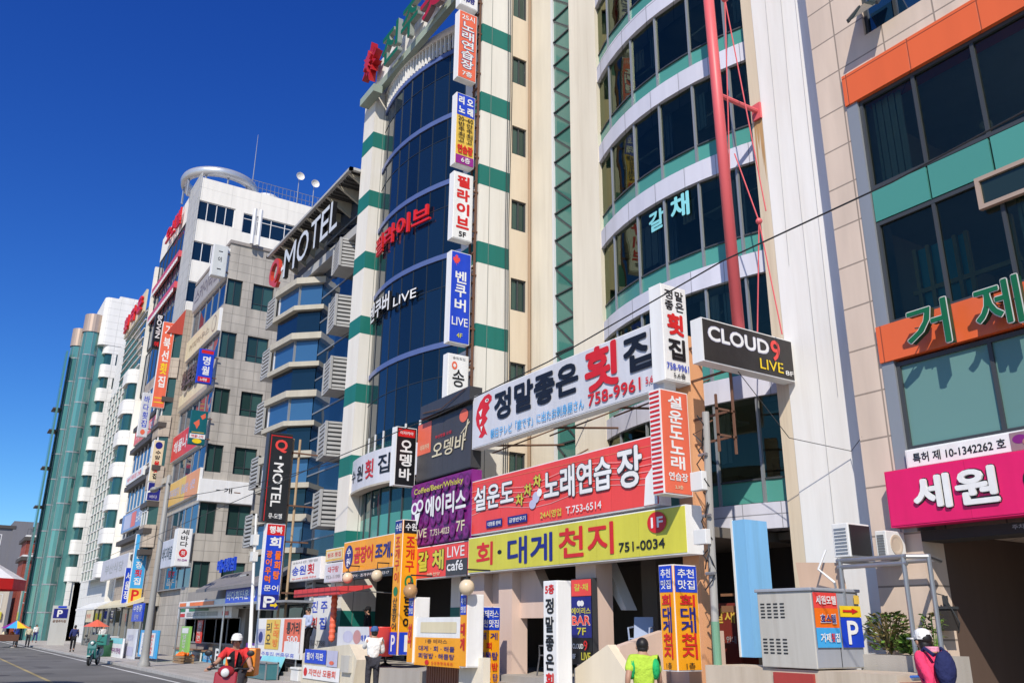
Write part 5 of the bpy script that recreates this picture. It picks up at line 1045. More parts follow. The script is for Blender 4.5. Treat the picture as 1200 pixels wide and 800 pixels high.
m = MB(); cbm = paint('cardboard', (.6, .42, .3), .85, .3); m.prism([(-9.75, 2.4), (-8.9, 2.4), (-8.95, 2.8), (-9.8, 2.85)], 'y', 12.1, 12.16, cbm); m.build('sheet', r)
r = thing('planter', 'long concrete planter of weedy plants before the pink building', 'planter', (-8.1, 12.5, 1.15))
m = MB(); m.box(-8.9, -7.55, 12.3, 13.0, .1, 1.42, conc); m.build('trough', r)
leafm = paint('weed_leaf', (.09, .14, .03), .6, .3, spec=.2); leaf2 = paint('weed_leaf_dry', (.2, .16, .06), .7, .3); leaf3 = paint('weed_leaf_bright', (.13, .25, .04), .6, .3)
def tuft(name, lab, cx, cy, z0, w_, h_, n, mats, seed, cat='plant', group=None):
    random.seed(seed); r = thing(name, lab, cat, (cx, cy, z0), group); m = MB(); st = MB()
    for k in range(n//14+3):
        a = random.uniform(0, 2*pi); q = random.uniform(.1, .45)*w_; st.tube([(cx, cy, z0), (cx+q*.5*cos(a), cy+q*.5*sin(a), z0+h_*.5), (cx+q*cos(a), cy+q*sin(a), z0+h_*random.uniform(.6, 1))], .006, mats[1 % len(mats)], 4)
    for k in range(n):
        a = random.uniform(0, 2*pi); t = random.uniform(.1, 1); q = w_*.5*(random.random()**.6)*(.5+.6*sin(pi*min(1, t*.9)))
        p = Vector((cx+q*cos(a), cy+q*.7*sin(a), z0+h_*t)); s = random.uniform(.03, .075)
        d = Vector((cos(a), sin(a), random.uniform(-.3, .8))).normalized(); e = d.cross(Vector((random.uniform(-1, 1), random.uniform(-1, 1), 1))).normalized()
        m.add([p-d*s, p+e*s*.45, p+d*s, p-e*s*.45], [(0, 1, 2, 3)], random.choice(mats))
    m.build('foliage', r); st.build('stem', r)
tuft('weedy_plant', 'brownish bushy weed in the concrete planter next to the cabinet', -8.55, 12.6, 1.42, .75, .62, 520, [leafm, leaf2, leaf2, leaf3], 1)
tuft('weedy_plant', 'bright green low plant in the middle of the concrete planter', -8.2, 12.55, 1.42, .4, .3, 260, [leaf3, leafm], 2)
tuft('weedy_plant', 'thin straggly plant at the carport end of the concrete planter', -7.85, 12.65, 1.42, .4, .62, 120, [leafm, leaf3, leaf2], 3)
r = thing('gas_meter', 'cluster of grey gas meters and pipes on the slatted vent', 'meter', (-7.4, 11.6, .9))
for y in (11.5, 11.75, 12.0):
    m = MB(); m.box(-7.47, -7.3, y-.09, y+.09, .85, 1.05, galv); m.lathe([(.05, 0), (.05, .03), (.001, .03)], (-7.3, y, .96), wht, 10, 'x'); m.build('meter', r, bevel=.02)
m = MB(); m.tube([(-7.4, 11.3, 1.15), (-7.4, 12.3, 1.15)], .02, galv, 6); m.tube([(-7.42, 11.3, 1.18), (-7.42, 12.2, 1.18)], .02, paint('blue_pipe', (.05, .15, .5)), 6); m.build('pipe', r)
# --- air conditioners on their frame
r = thing('pipe_frame', 'galvanised pipe stand carrying the two air conditioners before the pink stone', 'stand', (-8.2, 12.6, .1))
for p in (((-7.75, 12.0, .1), (-7.75, 12.0, 2.85)), ((-7.5, 12.25, .1), (-7.5, 12.25, 2.85)), ((-8.85, 12.0, 2.0), (-8.85, 12.0, 2.85)), ((-8.9, 12.0, 2.82), (-7.7, 12.0, 2.82)), ((-8.9, 12.0, 2.72), (-7.7, 12.0, 2.72)), ((-7.75, 12.0, 2.82), (-7.5, 12.25, 2.82)), ((-7.5, 12.25, 2.82), (-7.9, 13.2, 2.82)), ((-8.9, 12.95, 2.82), (-7.8, 12.95, 2.82)), ((-8.9, 12.0, 2.82), (-8.9, 13.7, 2.82))):
    m = MB(); m.tube(p, .035, galv, 8); m.build('pipe', r)
for (x0, x1, y0, y1, z0, z1, lab) in ((-8.94, -8.64, 12.0, 12.56, 2.87, 3.4, 'white air conditioner unit seen from its plain end on the pipe stand'), (-8.6, -8.4, 12.62, 13.12, 2.87, 3.3, 'air conditioner unit with a round fan opening on the pipe stand')):
    r = thing('air_conditioner', lab, 'air conditioner', ((x0+x1)/2, (y0+y1)/2, z0)); m = MB(); m.box(x0, x1, y0, y1, z0, z1, wht); m.build('casing', r, bevel=.015)
    m = MB()
    for i in range(8): m.box(x0+.04, x1-.04, y0-.012, y0+.002, z0+.05+i*(z1-z0-.1)/8, z0+.075+i*(z1-z0-.1)/8, galv)
    m.build('grille', r)
    if x0 > -8.7:
        m = MB(); m.lathe([(.16, 0), (.16, .012), (.13, .012), (.1, .004), (.001, .004)], (x1, (y0+y1)/2, (z0+z1)/2), paint('fan_cream', (.55, .45, .35)), 24, 'x'); m.build('fan_guard', r)
    else:
        m = MB(); m.box(x1, x1+.02, y0+.03, y1-.03, z0+.03, z1-.03, dk); m.build('back_coil', r)
m = MB(); m.tube([(-9.1, 12.0, 3.0), (-9.2, 11.9, 2.7), (-9.0, 12.0, 2.5), (-9.3, 12.6, 2.0), (-9.3, 13.7, 1.6)], .02, wht, 6); m.build('hose', r)
# --- terrace furniture
def chair(lab, x, y, z, rz, col, g):
    r = thing('plastic_chair', lab, 'chair', (0, 0, 0), g); pl = paint('chair_'+col, {'blue': (.3, .36, .5), 'grey': (.1, .1, .11)}[col], .4, .2)
    m = MB(); m.box(-.22, .22, -.22, .22, .42, .45, pl); m.build('seat', r, bevel=.01)
    m = MB(); m.prism([(.2, .45), (.25, .45), (.33, .85), (.3, .86)], 'y', -.2, .2, pl)
    m.build('backrest', r)
    for sx in (-1, 1):
        m = MB(); m.tube([(-.2, sx*.2, .42), (-.2, sx*.22, .64), (.26, sx*.22, .66)], .018, pl, 6); m.build('armrest', r)
        for sy in (-1, 1): m = MB(); m.tube([(sx*.2, sy*.2, .43), (sx*.25, sy*.24, 0)], .018, pl, 6); m.build('leg', r)
    r.location = (x, y, z); r.rotation_euler = (0, 0, rz)
chair('bluish plastic chair on the terrace behind the cream ramp wall', -14.0, 12.3, 1.15, 2.2, 'blue', 'terrace chairs'); chair('dark chair in the shade behind the yellow upright menu', -17.0, 12.2, .75, .4, 'grey', 'terrace chairs'); chair('pale blue chair between the dark one and the narrow white sign', -15.9, 12.0, .75, -.6, 'blue', 'terrace chairs')
r = thing('round_table', 'round terrace table with a red top edge before the eel restaurant', 'table', (-24.6, 11.6, .7)); m = MB(); m.lathe([(.001, .92), (.5, .92), (.5, .96), (.001, .96)], (-24.6, 11.6, .7), paint('table_red', (.4, .06, .04)), 20); m.build('table_top', r); m = MB(); m.lathe([(.22, 0), (.04, .08), (.04, .92)], (-24.6, 11.6, .7), dk, 12); m.build('pedestal', r)
r = thing('orange_tub', 'large orange red tub standing on the restaurant terrace counter', 'tub', (-23.4, 10.9, 1.0)); m = MB(); m.lathe([(.001, 0), (.32, 0), (.38, .75), (.4, .78), (.35, .78), (.3, .1)], (-23.4, 10.9, 1.0), ink(C['hot']), 20); m.build('shell', r, smooth=True)
r = thing('menu_cabinet', 'dim red shop notice cabinet deep in the terrace entrance', 'cabinet', (-13.3, 14, .75)); m = MB(); m.box(-13.7, -12.9, 14.0, 14.5, .75, 2.3, paint('dim_red', (.2, .03, .02), .5)); m.build('case', r); m = MB(); put_text(m, FY(13.99), '갈채', -13.6, -13.0, 1.9, 2.2, 0, ink(C['gold'])); put_text(m, FY(13.99), '메뉴 안내', -13.6, -13.0, 1.5, 1.65, 0, ink(C['grey'])); m.build('lettering', r)
# --- counter, banners and boards before the motel and eel restaurant
r = thing('cream_counter', 'cream rounded shop counter with printed blue and white banners on it', 'counter', (-26, 10.3, .1))
m = MB(); m.prism([(-28.0, .1), (-23.9, .1), (-23.7, .9), (-24.3, 1.3), (-27.4, 1.1), (-28.0, .95)], 'y', 10.3, 11.0, paint('counter_cream', (.66, .6, .47), .55, .6, drip=.5)); m.build('body', r)
put_items(FY(10.28), -27.8, -24.8, .2, 1.1, 0, [('b', .02, .62, .55, 1, 'blue'), ('b', .64, .92, .5, 1, 'lilac'), ('b', 0, 1, .05, .48, 'white'), ('t', '활어 직판', .08, .55, .66, .9, 'white', {'b': .03}), ('e', .78, .62, .06, .06, 'coral'), ('e', .08, .26, .05, .14, 'red'), ('t', '자연산 모듬회', .18, .9, .16, .38, 'salmon')], r)
m = MB(); m.box(-24.6, -24.0, 10.2, 10.3, .55, 1.0, cab); m.build('meter_box', r)
r = thing('price_banner', 'pale photo banner standing on the cream counter under the awning', 'banner', (-25.2, 10.9, 1.25)); m = MB(); m.box(-26.7, -23.9, 10.9, 10.93, 1.2, 1.78, ink(C['pale'])); m.build('sheet', r)
put_items(FY(10.9), -26.7, -23.9, 1.2, 1.78, -.004, [('e', .3, .5, .14, .3, 'lilac'), ('e', .55, .5, .1, .34, (.5, .25, .25)), ('t', '해 물 세 트', .66, .95, .3, .6, 'blue')], r)
r = thing('folding_billboard', 'white folding billboard with orange and red printed panels before the blue tower sign', 'billboard', (-31, 10.4, .1))
m = MB(); m.box(-33.4, -28.5, 10.4, 10.48, .75, 2.05, ink(C['white'])); m.build('board', r)
for x in (-33, -29): m = MB(); m.tube([(x, 10.45, .1), (x, 10.45, .8)], .03, galv, 6); m.build('leg', r)
put_items(FY(10.4), -33.4, -28.5, .75, 2.05, -.004, [('b', .03, .22, .3, .72, 'lilac'), ('e', .13, .5, .05, .15, 'navy'), ('b', .24, .55, .2, .97, 'gold'), ('v', '리오', .26, .37, .3, .9, 'black', {'b': .03}), ('v', '노래방', .42, .53, .25, .95, 'orange', {'b': .03}), ('b', .64, .98, .1, .97, 'coral'), ('b', .68, .98, .1, .42, 'white'), ('t', '통가리', .7, .96, .6, .9, 'black', {'b': .04}), ('t', '500', .72, .94, .4, .56, 'white', {'b': .03}), ('b', 0, 1, 0, .15, 'white'), ('t', '진주횟집 연중무휴', .1, .9, .02, .13, 'blue')], r)
r = thing('menu_stand', 'small mint coloured menu stand under the folding billboard', 'stand', (-30.7, 10.1, .1)); m = MB(); m.prism([(10.0, .1), (10.05, .1), (10.3, .8), (10.25, .8)], 'x', -31.9, -29.6, ink(C['aqua'])); m.build('panel', r); m = MB(); m.prism([(10.45, .1), (10.5, .1), (10.3, .78), (10.27, .78)], 'x', -31.8, -29.7, dk); m.build('prop', r)
m = MB(); Tm = lambda a, d, z: (a, 10.0+d+(z-.1)*.357, z); put_text(m, Tm, '특선', -31.6, -30.8, .4, .6, -.01, ink(C['hot'])); put_text(m, Tm, '2,500', -30.7, -29.8, .4, .6, -.01, ink(C['green'])); m.build('lettering', r)
r = thing('parking_board', 'purple and pink parking board standing at the low shop step', 'sign', (-35.2, 10.8, .1)); m = MB(); m.box(-35.8, -34.0, 10.8, 10.9, .1, 1.15, ink((.12, .02, .3))); m.build('board', r)
put_items(FY(10.8), -35.8, -34.0, .1, 1.15, -.004, [('b', 0, 1, 0, .42, 'pink'), ('t', 'P', .3, .75, .5, .92, 'white', {'b': .05}), ('t', '주차', .15, .85, .1, .32, 'white', {'b': .03})], r)
# --- low shop between the stone building and the motel
r = thing('low_shop', 'single storey shop with dark front and grey sloped canopy between stone building and motel', 'building', (-47, 12, 0))
m = MB(); m.box(-53.2, -41.6, 12.4, 20, 0, 3.6, paint('shop_wall', (.3, .28, .26), .8, .5)); m.build('wall', r)
window(r, FY(12.38), -52.8, -42.2, .9, 2.2, 5, 0, .08, alu, g_dark, name='shop_window')
m = MB(); m.prism([(12.6, 4.3), (11.2, 3.5), (11.2, 3.35), (12.6, 4.1)], 'x', -46.5, -35.2, paint('canopy_grey', (.2, .19, .19), .6, .4)); m.box(-48.5, -31.9, 10.9, 12.4, 2.62, 2.7, alu); m.build('canopy', r)
m = MB(); put_text(m, FY(12.0), '바다횟집', -45.6, -42.6, 4.3, 4.95, 0, ink(C['blue']), .03, .12); m.build('blue_letters', r)
m = MB(); m.box(-53.0, -43.5, 12.0, 12.38, .1, .55, ink(C['aqua'])); m.box(-53.0, -43.5, 11.9, 12.38, .55, .62, paint('shop_sill', (.35, .2, .12))); m.build('display_counter', r)
m = MB()
for x in (-48.3, -40, -35): m.tube([(x, 10.95, .1), (x, 10.95, 2.65)], .05, galv, 8)
m.build('canopy_post', r)
r = thing('green_board', 'tall light green notice board at the corner of the low shop', 'sign', (-46.8, 11.0, .1)); m = MB(); m.box(-47.6, -46.0, 11.0, 11.12, .1, 1.75, ink(C['lgreen'])); m.build('board', r); put_items(FY(11.0), -47.6, -46, .1, 1.75, -.004, [('b', .1, .9, .8, .95, 'white'), ('v', '냉면국수', .3, .7, .2, .78, 'white')], r)
r = thing('fruit_crate', 'wooden crate of orange fruit on the pavement by the green board', 'crate', (-44.8, 10.6, .1)); m = MB()
for z in (.1, .22, .34): m.box(-45.6, -44.0, 10.3, 10.34, z, z+.09, paint('crate_wood', (.3, .19, .1))); m.box(-45.6, -44.0, 10.86, 10.9, z, z+.09, paint('crate_wood', (.3, .19, .1))); m.box(-44.04, -44, 10.34, 10.86, z, z+.09, paint('crate_wood', (.3, .19, .1))); m.box(-45.6, -45.56, 10.34, 10.86, z, z+.09, paint('crate_wood', (.3, .19, .1)))
m.box(-45.56, -44.04, 10.34, 10.86, .1, .14, paint('crate_wood', (.3, .19, .1))); m.build('slats', r); m = MB(); random.seed(9)
for i in range(24): m.ball((-45.5+random.random()*1.4, 10.4+random.random()*.4, .42+random.random()*.1), .09, ink(C['orange']), 8)
m.build('fruit', r, smooth=True); r.children[-1]['kind'] = 'stuff'
# --- kerbside boards further down
for nm, lab, x0, x1, y, z0, z1, face, items in (
   ('banner_board', 'wide white and blue printed banner board by the green bin', -56.0, -52.3, 9.1, .1, 1.1, 'white', [('b', 0, 1, .72, 1, 'aqua'), ('t', '조개구이 무한리필', .08, .92, .2, .5, 'violet')]),
   ('banner_board', 'grey panel with pale print beside the white and blue banner board', -53.2, -50.6, 9.4, .1, 1.6, 'pale', [('t', '영업중', .2, .8, .6, .8, 'lilac'), ('b', .1, .9, .1, .4, 'lilac')]),
   ('menu_board', 'blue and white food menu board between the grey panel and the street lamp', -50.5, -46.3, 9.6, .25, 1.55, 'sky', [('b', .1, .9, .08, .9, 'white'), ('v', '물회회덮밥', .2, .45, .12, .85, 'blue'), ('v', '매운탕해물', .55, .8, .12, .85, 'salmon')]),
   ('blue_hanging_board', 'bright blue board hanging over the grey panel', -57.5, -54.5, 10.3, 2.0, 3.0, 'blue', [('t', '수정궁', .1, .9, .55, .9, 'white', {'b': .03}), ('t', '민박', .3, .7, .1, .4, 'lilac')])):
    r = thing(nm, lab, 'sign', ((x0+x1)/2, y, z0)); m = MB(); m.box(x0, x1, y, y+.1, z0, z1, ink(C[face])); m.build('board', r)
    put_items(FY(y), x0, x1, z0, z1, -.004, items, r)
    for x in (x0+.1, x1-.15): m = MB(); m.box(x, x+.05, y+.1, y+.15, .1, z1, galv); m.build('post', r)
r = thing('green_bin', 'dark green litter bin behind the parked scooter', 'bin', (-55.5, 8.9, .1)); m = MB(); m.lathe([(.001, 0), (.3, 0), (.36, .8), (.38, .84), (.3, .9), (.001, .92)], (-55.5, 8.9, .1), paint('bin_green', (.04, .16, .08), .5), 14); m.build('body', r, smooth=True)
m = MB(); m.lathe([(.385, .78), (.4, .8), (.385, .86)], (-55.5, 8.9, .1), dk, 14); m.build('rim', r)
def parasol(lab, x, y, z0, h, R, cols, n=8, valance=None, cat='umbrella'):
    r = thing('parasol', lab, cat, (x, y, z0)); m = MB(); m.tube([(x, y, z0), (x, y, z0+h)], .025, galv, 8); m.build('pole', r)
    m = MB(); top = (x, y, z0+h)
    for i in range(n):
        a, b_ = 2*pi*i/n, 2*pi*(i+1)/n; mat = ink(C[cols[i % len(cols)]]); zr = z0+h-R*.55
        p, q = (x+R*cos(a), y+R*sin(a), zr), (x+R*cos(b_), y+R*sin(b_), zr); mid = (x+R*.5*cos((a+b_)/2), y+R*.5*sin((a+b_)/2), z0+h-R*.3)
        m.add([top, p, q, mid], [(0, 1, 3), (1, 2, 3), (2, 0, 3)], mat)
        if valance: m.quad(p, q, (q[0], q[1], zr-.3), (p[0], p[1], zr-.3), ink(C[valance]))
    m.build('canopy', r); m = MB()
    for i in range(n): a = 2*pi*i/n; m.tube([(x, y, z0+h-R*.75), (x+R*.55*cos(a), y+R*.55*sin(a), z0+h-R*.36)], .01, galv, 4)
    m.build('ribs', r); m = MB(); m.lathe([(.001, 0), (.25, 0), (.22, .12), (.001, .12)], (x, y, z0), conc, 12); m.build('foot', r)
    return r
parasol('big white parasol with a deep red valance over the road edge', -30, .95, 0, 3.75, 1.35, ['white'], 8, 'red')
parasol('small faded red parasol by the green bin', -58.5, 8.6, .1, 2.0, .75, ['coral'], 8)
parasol('small rainbow coloured parasol over the far vendor cart', -84, 6.3, 0, 2.1, 1.1, ['yellow', 'orange', 'violet', 'sky'], 8)
r = thing('vendor_cart', 'brown vendor cart under the rainbow coloured parasol', 'cart', (-84.3, 5.9, 0)); m = MB(); m.box(-85, -83.4, 5.2, 6.6, .5, 1.0, paint('cart_brown', (.12, .05, .03), .7)); m.build('tray', r, bevel=.03)
for y in (5.2, 6.6):
    m = MB(); m.lathe([(.2, -.03), (.28, -.03), (.28, .03), (.2, .03), (.2, -.03)], (-84.2, y, .3), dk, 16, 'y'); m.lathe([(.001, -.02), (.2, -.02), (.2, .02), (.001, .02)], (-84.2, y, .3), galv, 16, 'y'); m.build('wheel', r)
m = MB(); m.ball((-84.6, 5.6, 1.05), .2, ink(C['cream']), 8); m.ball((-84.2, 6.1, 1.05), .2, ink(C['orange']), 8); m.build('goods', r)
r = thing('stand_box', 'brown waist high stand box under the faded red parasol', 'box', (-58, 9.3, .1)); m = MB(); m.box(-58.8, -57.2, 9.0, 9.6, .1, 1.1, paint('cart_brown', (.12, .05, .03))); m.build('body', r, bevel=.02); m = MB(); m.box(-58.9, -57.1, 8.9, 9.7, 1.1, 1.15, wht); m.build('top', r)
# --- shop awnings and dark fronts along the far ground floors
for x0, x1, lab, c in ((-75.4, -63, 'dark shopfront of the tan building with a pale awning', 'cream'), (-87.6, -76.2, 'open dark shopfront with a white awning under the rounded balconies', 'white')):
    r = thing('shopfront', lab, 'shopfront', ((x0+x1)/2, 11.8, .1)); m = MB(); m.box(x0, x1, 11.9, 12.2, .1, 3.1, g_dark)
    for i in range(6): m.box(x0+(x1-x0)*i/5-.08, x0+(x1-x0)*i/5+.08, 11.84, 11.92, .1, 3.1, alu)
    m.build('glazing', r); m = MB(); m.prism([(12.0, 3.6), (10.9, 3.1), (10.9, 2.95), (12.0, 3.3)], 'x', x0+.5, x1-.5, ink(C[c])); m.build('awning', r)
r = thing('wall_patch', 'rough white poster panel on the shopfront under the rounded balconies', 'poster', (-79, 10.85, 1)); m = MB(); m.box(-80, -76.5, 10.86, 10.9, 2.0, 2.9, ink(C['cream'])); m.build('sheet', r); put_items(FY(10.86), -80, -76.5, 2, 2.9, -.004, [('t', '맛나식당', .1, .7, .3, .7, 'salmon')], r)

# --- terrace clutter
r = thing('slatted_screen', 'brown slatted timber screen under the white and yellow terrace banner', 'screen', (-18.6, 10.5, .1)); m = MB()
for i in range(22): m.box(-19.9+i*.115, -19.83+i*.115, 10.5, 10.54, .1, 1.0, paint('screen_wood', (.24, .1, .06), .7, .5))
m.build('slats', r); m = MB(); m.box(-19.95, -17.4, 10.54, 10.58, .25, .33, paint('screen_wood', (.24, .1, .06))); m.build('rail', r)
cr = 'drink crates stacked on the terrace'
for i, (x, y, z, c_, lab) in enumerate(((-18.9, 12.4, .75, 'green', 'green drink crate at the bottom of the terrace stack'), (-18.88, 12.42, 1.03, 'red', 'red drink crate in the middle of the terrace stack'), (-18.92, 12.4, 1.31, 'green', 'green drink crate on top of the terrace stack'))):
    r = thing('drink_crate', lab, 'crate', (x, y, z), cr); m = MB(); mt = ink(C[c_])
    m.box(x-.2, x+.2, y-.15, y+.15, z, z+.03, mt)
    for zz in (.03, .12, .21):
        m.box(x-.2, x+.2, y-.15, y-.13, z+zz, z+zz+.06, mt); m.box(x-.2, x+.2, y+.13, y+.15, z+zz, z+zz+.06, mt); m.box(x+.18, x+.2, y-.13, y+.13, z+zz, z+zz+.06, mt); m.box(x-.2, x-.18, y-.13, y+.13, z+zz, z+zz+.06, mt)
    for sx in (-.2, .18):
        for sy in (-.15, .13): m.box(x+sx, x+sx+.02, y+sy, y+sy+.02, z, z+.27, mt)
    m.build('slats', r)

# --- more shop clutter at the eel restaurant, the low shop and the motel foot
r = thing('lantern_column', 'tall ribbed orange paper lantern hanging beside the red awning', 'lantern', (-27.4, 11, 1.3)); m = MB()
m.lathe([(.001, 0)] + [(.09+.02*(i % 2), .06+i*.085) for i in range(18)] + [(.001, 1.6)], (-27.4, 11, 1.3), ink(C['coral']), 14); m.build('paper', r); m = MB(); m.tube([(-27.4, 11, 2.9), (-27.4, 11, 3.1)], .01, dk, 5); m.build('cord', r)
for nm, lab, x0, x1, y, z0, z1, face, items in (
   ('narrow_banner', 'narrow red banner between the dark windows of the low shop', -47.8, -46.8, 11.8, .95, 2.05, 'hot', [('v', '컵라면', .2, .8, .08, .92, 'white')]),
   ('narrow_banner', 'narrow purple banner between the white upright banner and the motel', -32.1, -31.5, 12.0, 2.2, 3.15, 'purple', [('v', '노래', .15, .85, .1, .9, 'lilac')]),
   ('goods_poster', 'white and red snack poster on the low shop counter front', -48.6, -46.6, 11.85, .1, .5, 'white', [('t', '커피 1500', .1, .9, .25, .75, 'red')]),
   ('goods_poster', 'dark parking plate with a white letter near the scooter rider', -41.4, -39.6, 11.0, .2, .95, 'black', [('t', 'P', .3, .7, .15, .85, 'white', {'b': .04})]),
   ('goods_poster', 'pale blue ice cream poster on the low shop counter front', -46.2, -44.4, 11.85, .1, .5, 'sky', [('t', '아이스크림', .1, .9, .25, .75, 'white')]),
   ('tank_sign', 'small blue and white seafood plate on the fish tank', -31.4, -30.4, 9.55, .62, .9, 'blue', [('t', '활어', .15, .85, .2, .8, 'white')])):
    r = thing(nm, lab, 'poster', ((x0+x1)/2, y, z0)); m = MB(); m.box(x0, x1, y, y+.04, z0, z1, ink(C[face])); m.build('sheet', r); put_items(FY(y), x0, x1, z0, z1, -.004, items, r)
r = thing('fish_tank', 'glass fish tank with a steel frame in front of the folding billboard', 'tank', (-30.6, 9.9, .1)); m = MB(); m.box(-31.6, -29.4, 9.6, 10.0, .12, .6, glass('tank_water', (.05, .16, .18), 1.4, .05, .2)); m.build('water', r); m = MB()
for x in (-31.62, -29.42): m.box(x, x+.04, 9.58, 9.62, .1, .66, galv); m.box(x, x+.04, 9.98, 10.02, .1, .66, galv)
m.box(-31.62, -29.38, 9.57, 10.03, .6, .64, galv); m.build('frame', r)
r = thing('white_box', 'white foam fish box stacked beside the cream counter', 'box', (-28.6, 10.4, .1)); m = MB(); m.box(-29.0, -28.3, 10.3, 10.7, .1, .45, wht); m.build('body', r, bevel=.02); m = MB(); m.box(-29.03, -28.27, 10.27, 10.73, .45, .52, wht); m.build('lid', r, bevel=.02)

PO = 'menu posters on the terrace hall wall'
for x, c_, tx, lab in ((-18.6, 'gold', '대게찜', 'yellow menu poster in the dim terrace hall'), (-17.2, 'white', '모듬회', 'white menu poster in the dim terrace hall'), (-13.2, 'coral', '매운탕', 'coral menu poster in the dim terrace hall')):
    r = thing('menu_poster', lab, 'poster', (x, 16.5, 1.8), PO); m = MB(); m.box(x, x+.8, 16.55, 16.58, 1.7, 2.8, ink(C[c_])); m.build('sheet', r); put_items(FY(16.55), x, x+.8, 1.7, 2.8, -.004, [('t', tx, .1, .9, .6, .85, 'red'), ('b', .1, .9, .1, .5, 'brown')], r)
# ================================================================== PEOPLE AND SCOOTERS
def skin(name, pts, edges, rad, mat, parent, root=0, sub=2):
    me = bpy.data.meshes.new(name); me.from_pydata(pts, edges, []); o = bpy.data.objects.new(name, me); COL.objects.link(o)
    sk = o.modifiers.new('skin', 'SKIN'); sk.use_smooth_shade = True; ss = o.modifiers.new('sub', 'SUBSURF'); ss.levels = sub; ss.render_levels = sub
    for v, q in zip(me.skin_vertices[0].data, rad):
        v.radius = q if isinstance(q, tuple) else (q, q); v.use_root = False
    me.skin_vertices[0].data[root].use_root = True
    dg = bpy.context.evaluated_depsgraph_get(); nm = bpy.data.meshes.new_from_object(o.evaluated_get(dg))
    bpy.data.objects.remove(o); bpy.data.meshes.remove(me)
    nm.materials.clear(); nm.materials.append(mat); nm.polygons.foreach_set('material_index', [0]*len(nm.polygons)); nm.polygons.foreach_set('use_smooth', [True]*len(nm.polygons))
    q = bpy.data.objects.new(name, nm); COL.objects.link(q); q.parent = parent; BASE[q] = Vector((0, 0, 0)); return q
skin_m = paint('skin', (.42, .23, .15), .55, .15, 4, False); hair_m = paint('hair', (.012, .01, .009), .5, .1)
def cloth(n, c): return paint('cloth_'+n, c, .85, .45, 5, False, .2, wrinkle=.05)
STAND = dict(pel=(0, 0, .93), spi=(0, 0, 1.1), che=(.01, 0, 1.3), nec=(.0, 0, 1.47), hea=(.02, 0, 1.575), top=(.0, 0, 1.66),
             sh=(0, .17, 1.4), el=(-.03, .23, 1.13), wr=(.06, .25, .9), ha=(.09, .25, .82), hip=(0, .09, .9), kn=(.03, .1, .5), an=(-.01, .1, .09), to=(.14, .11, .035))
def mirror(p): return (p[0], -p[1], p[2])
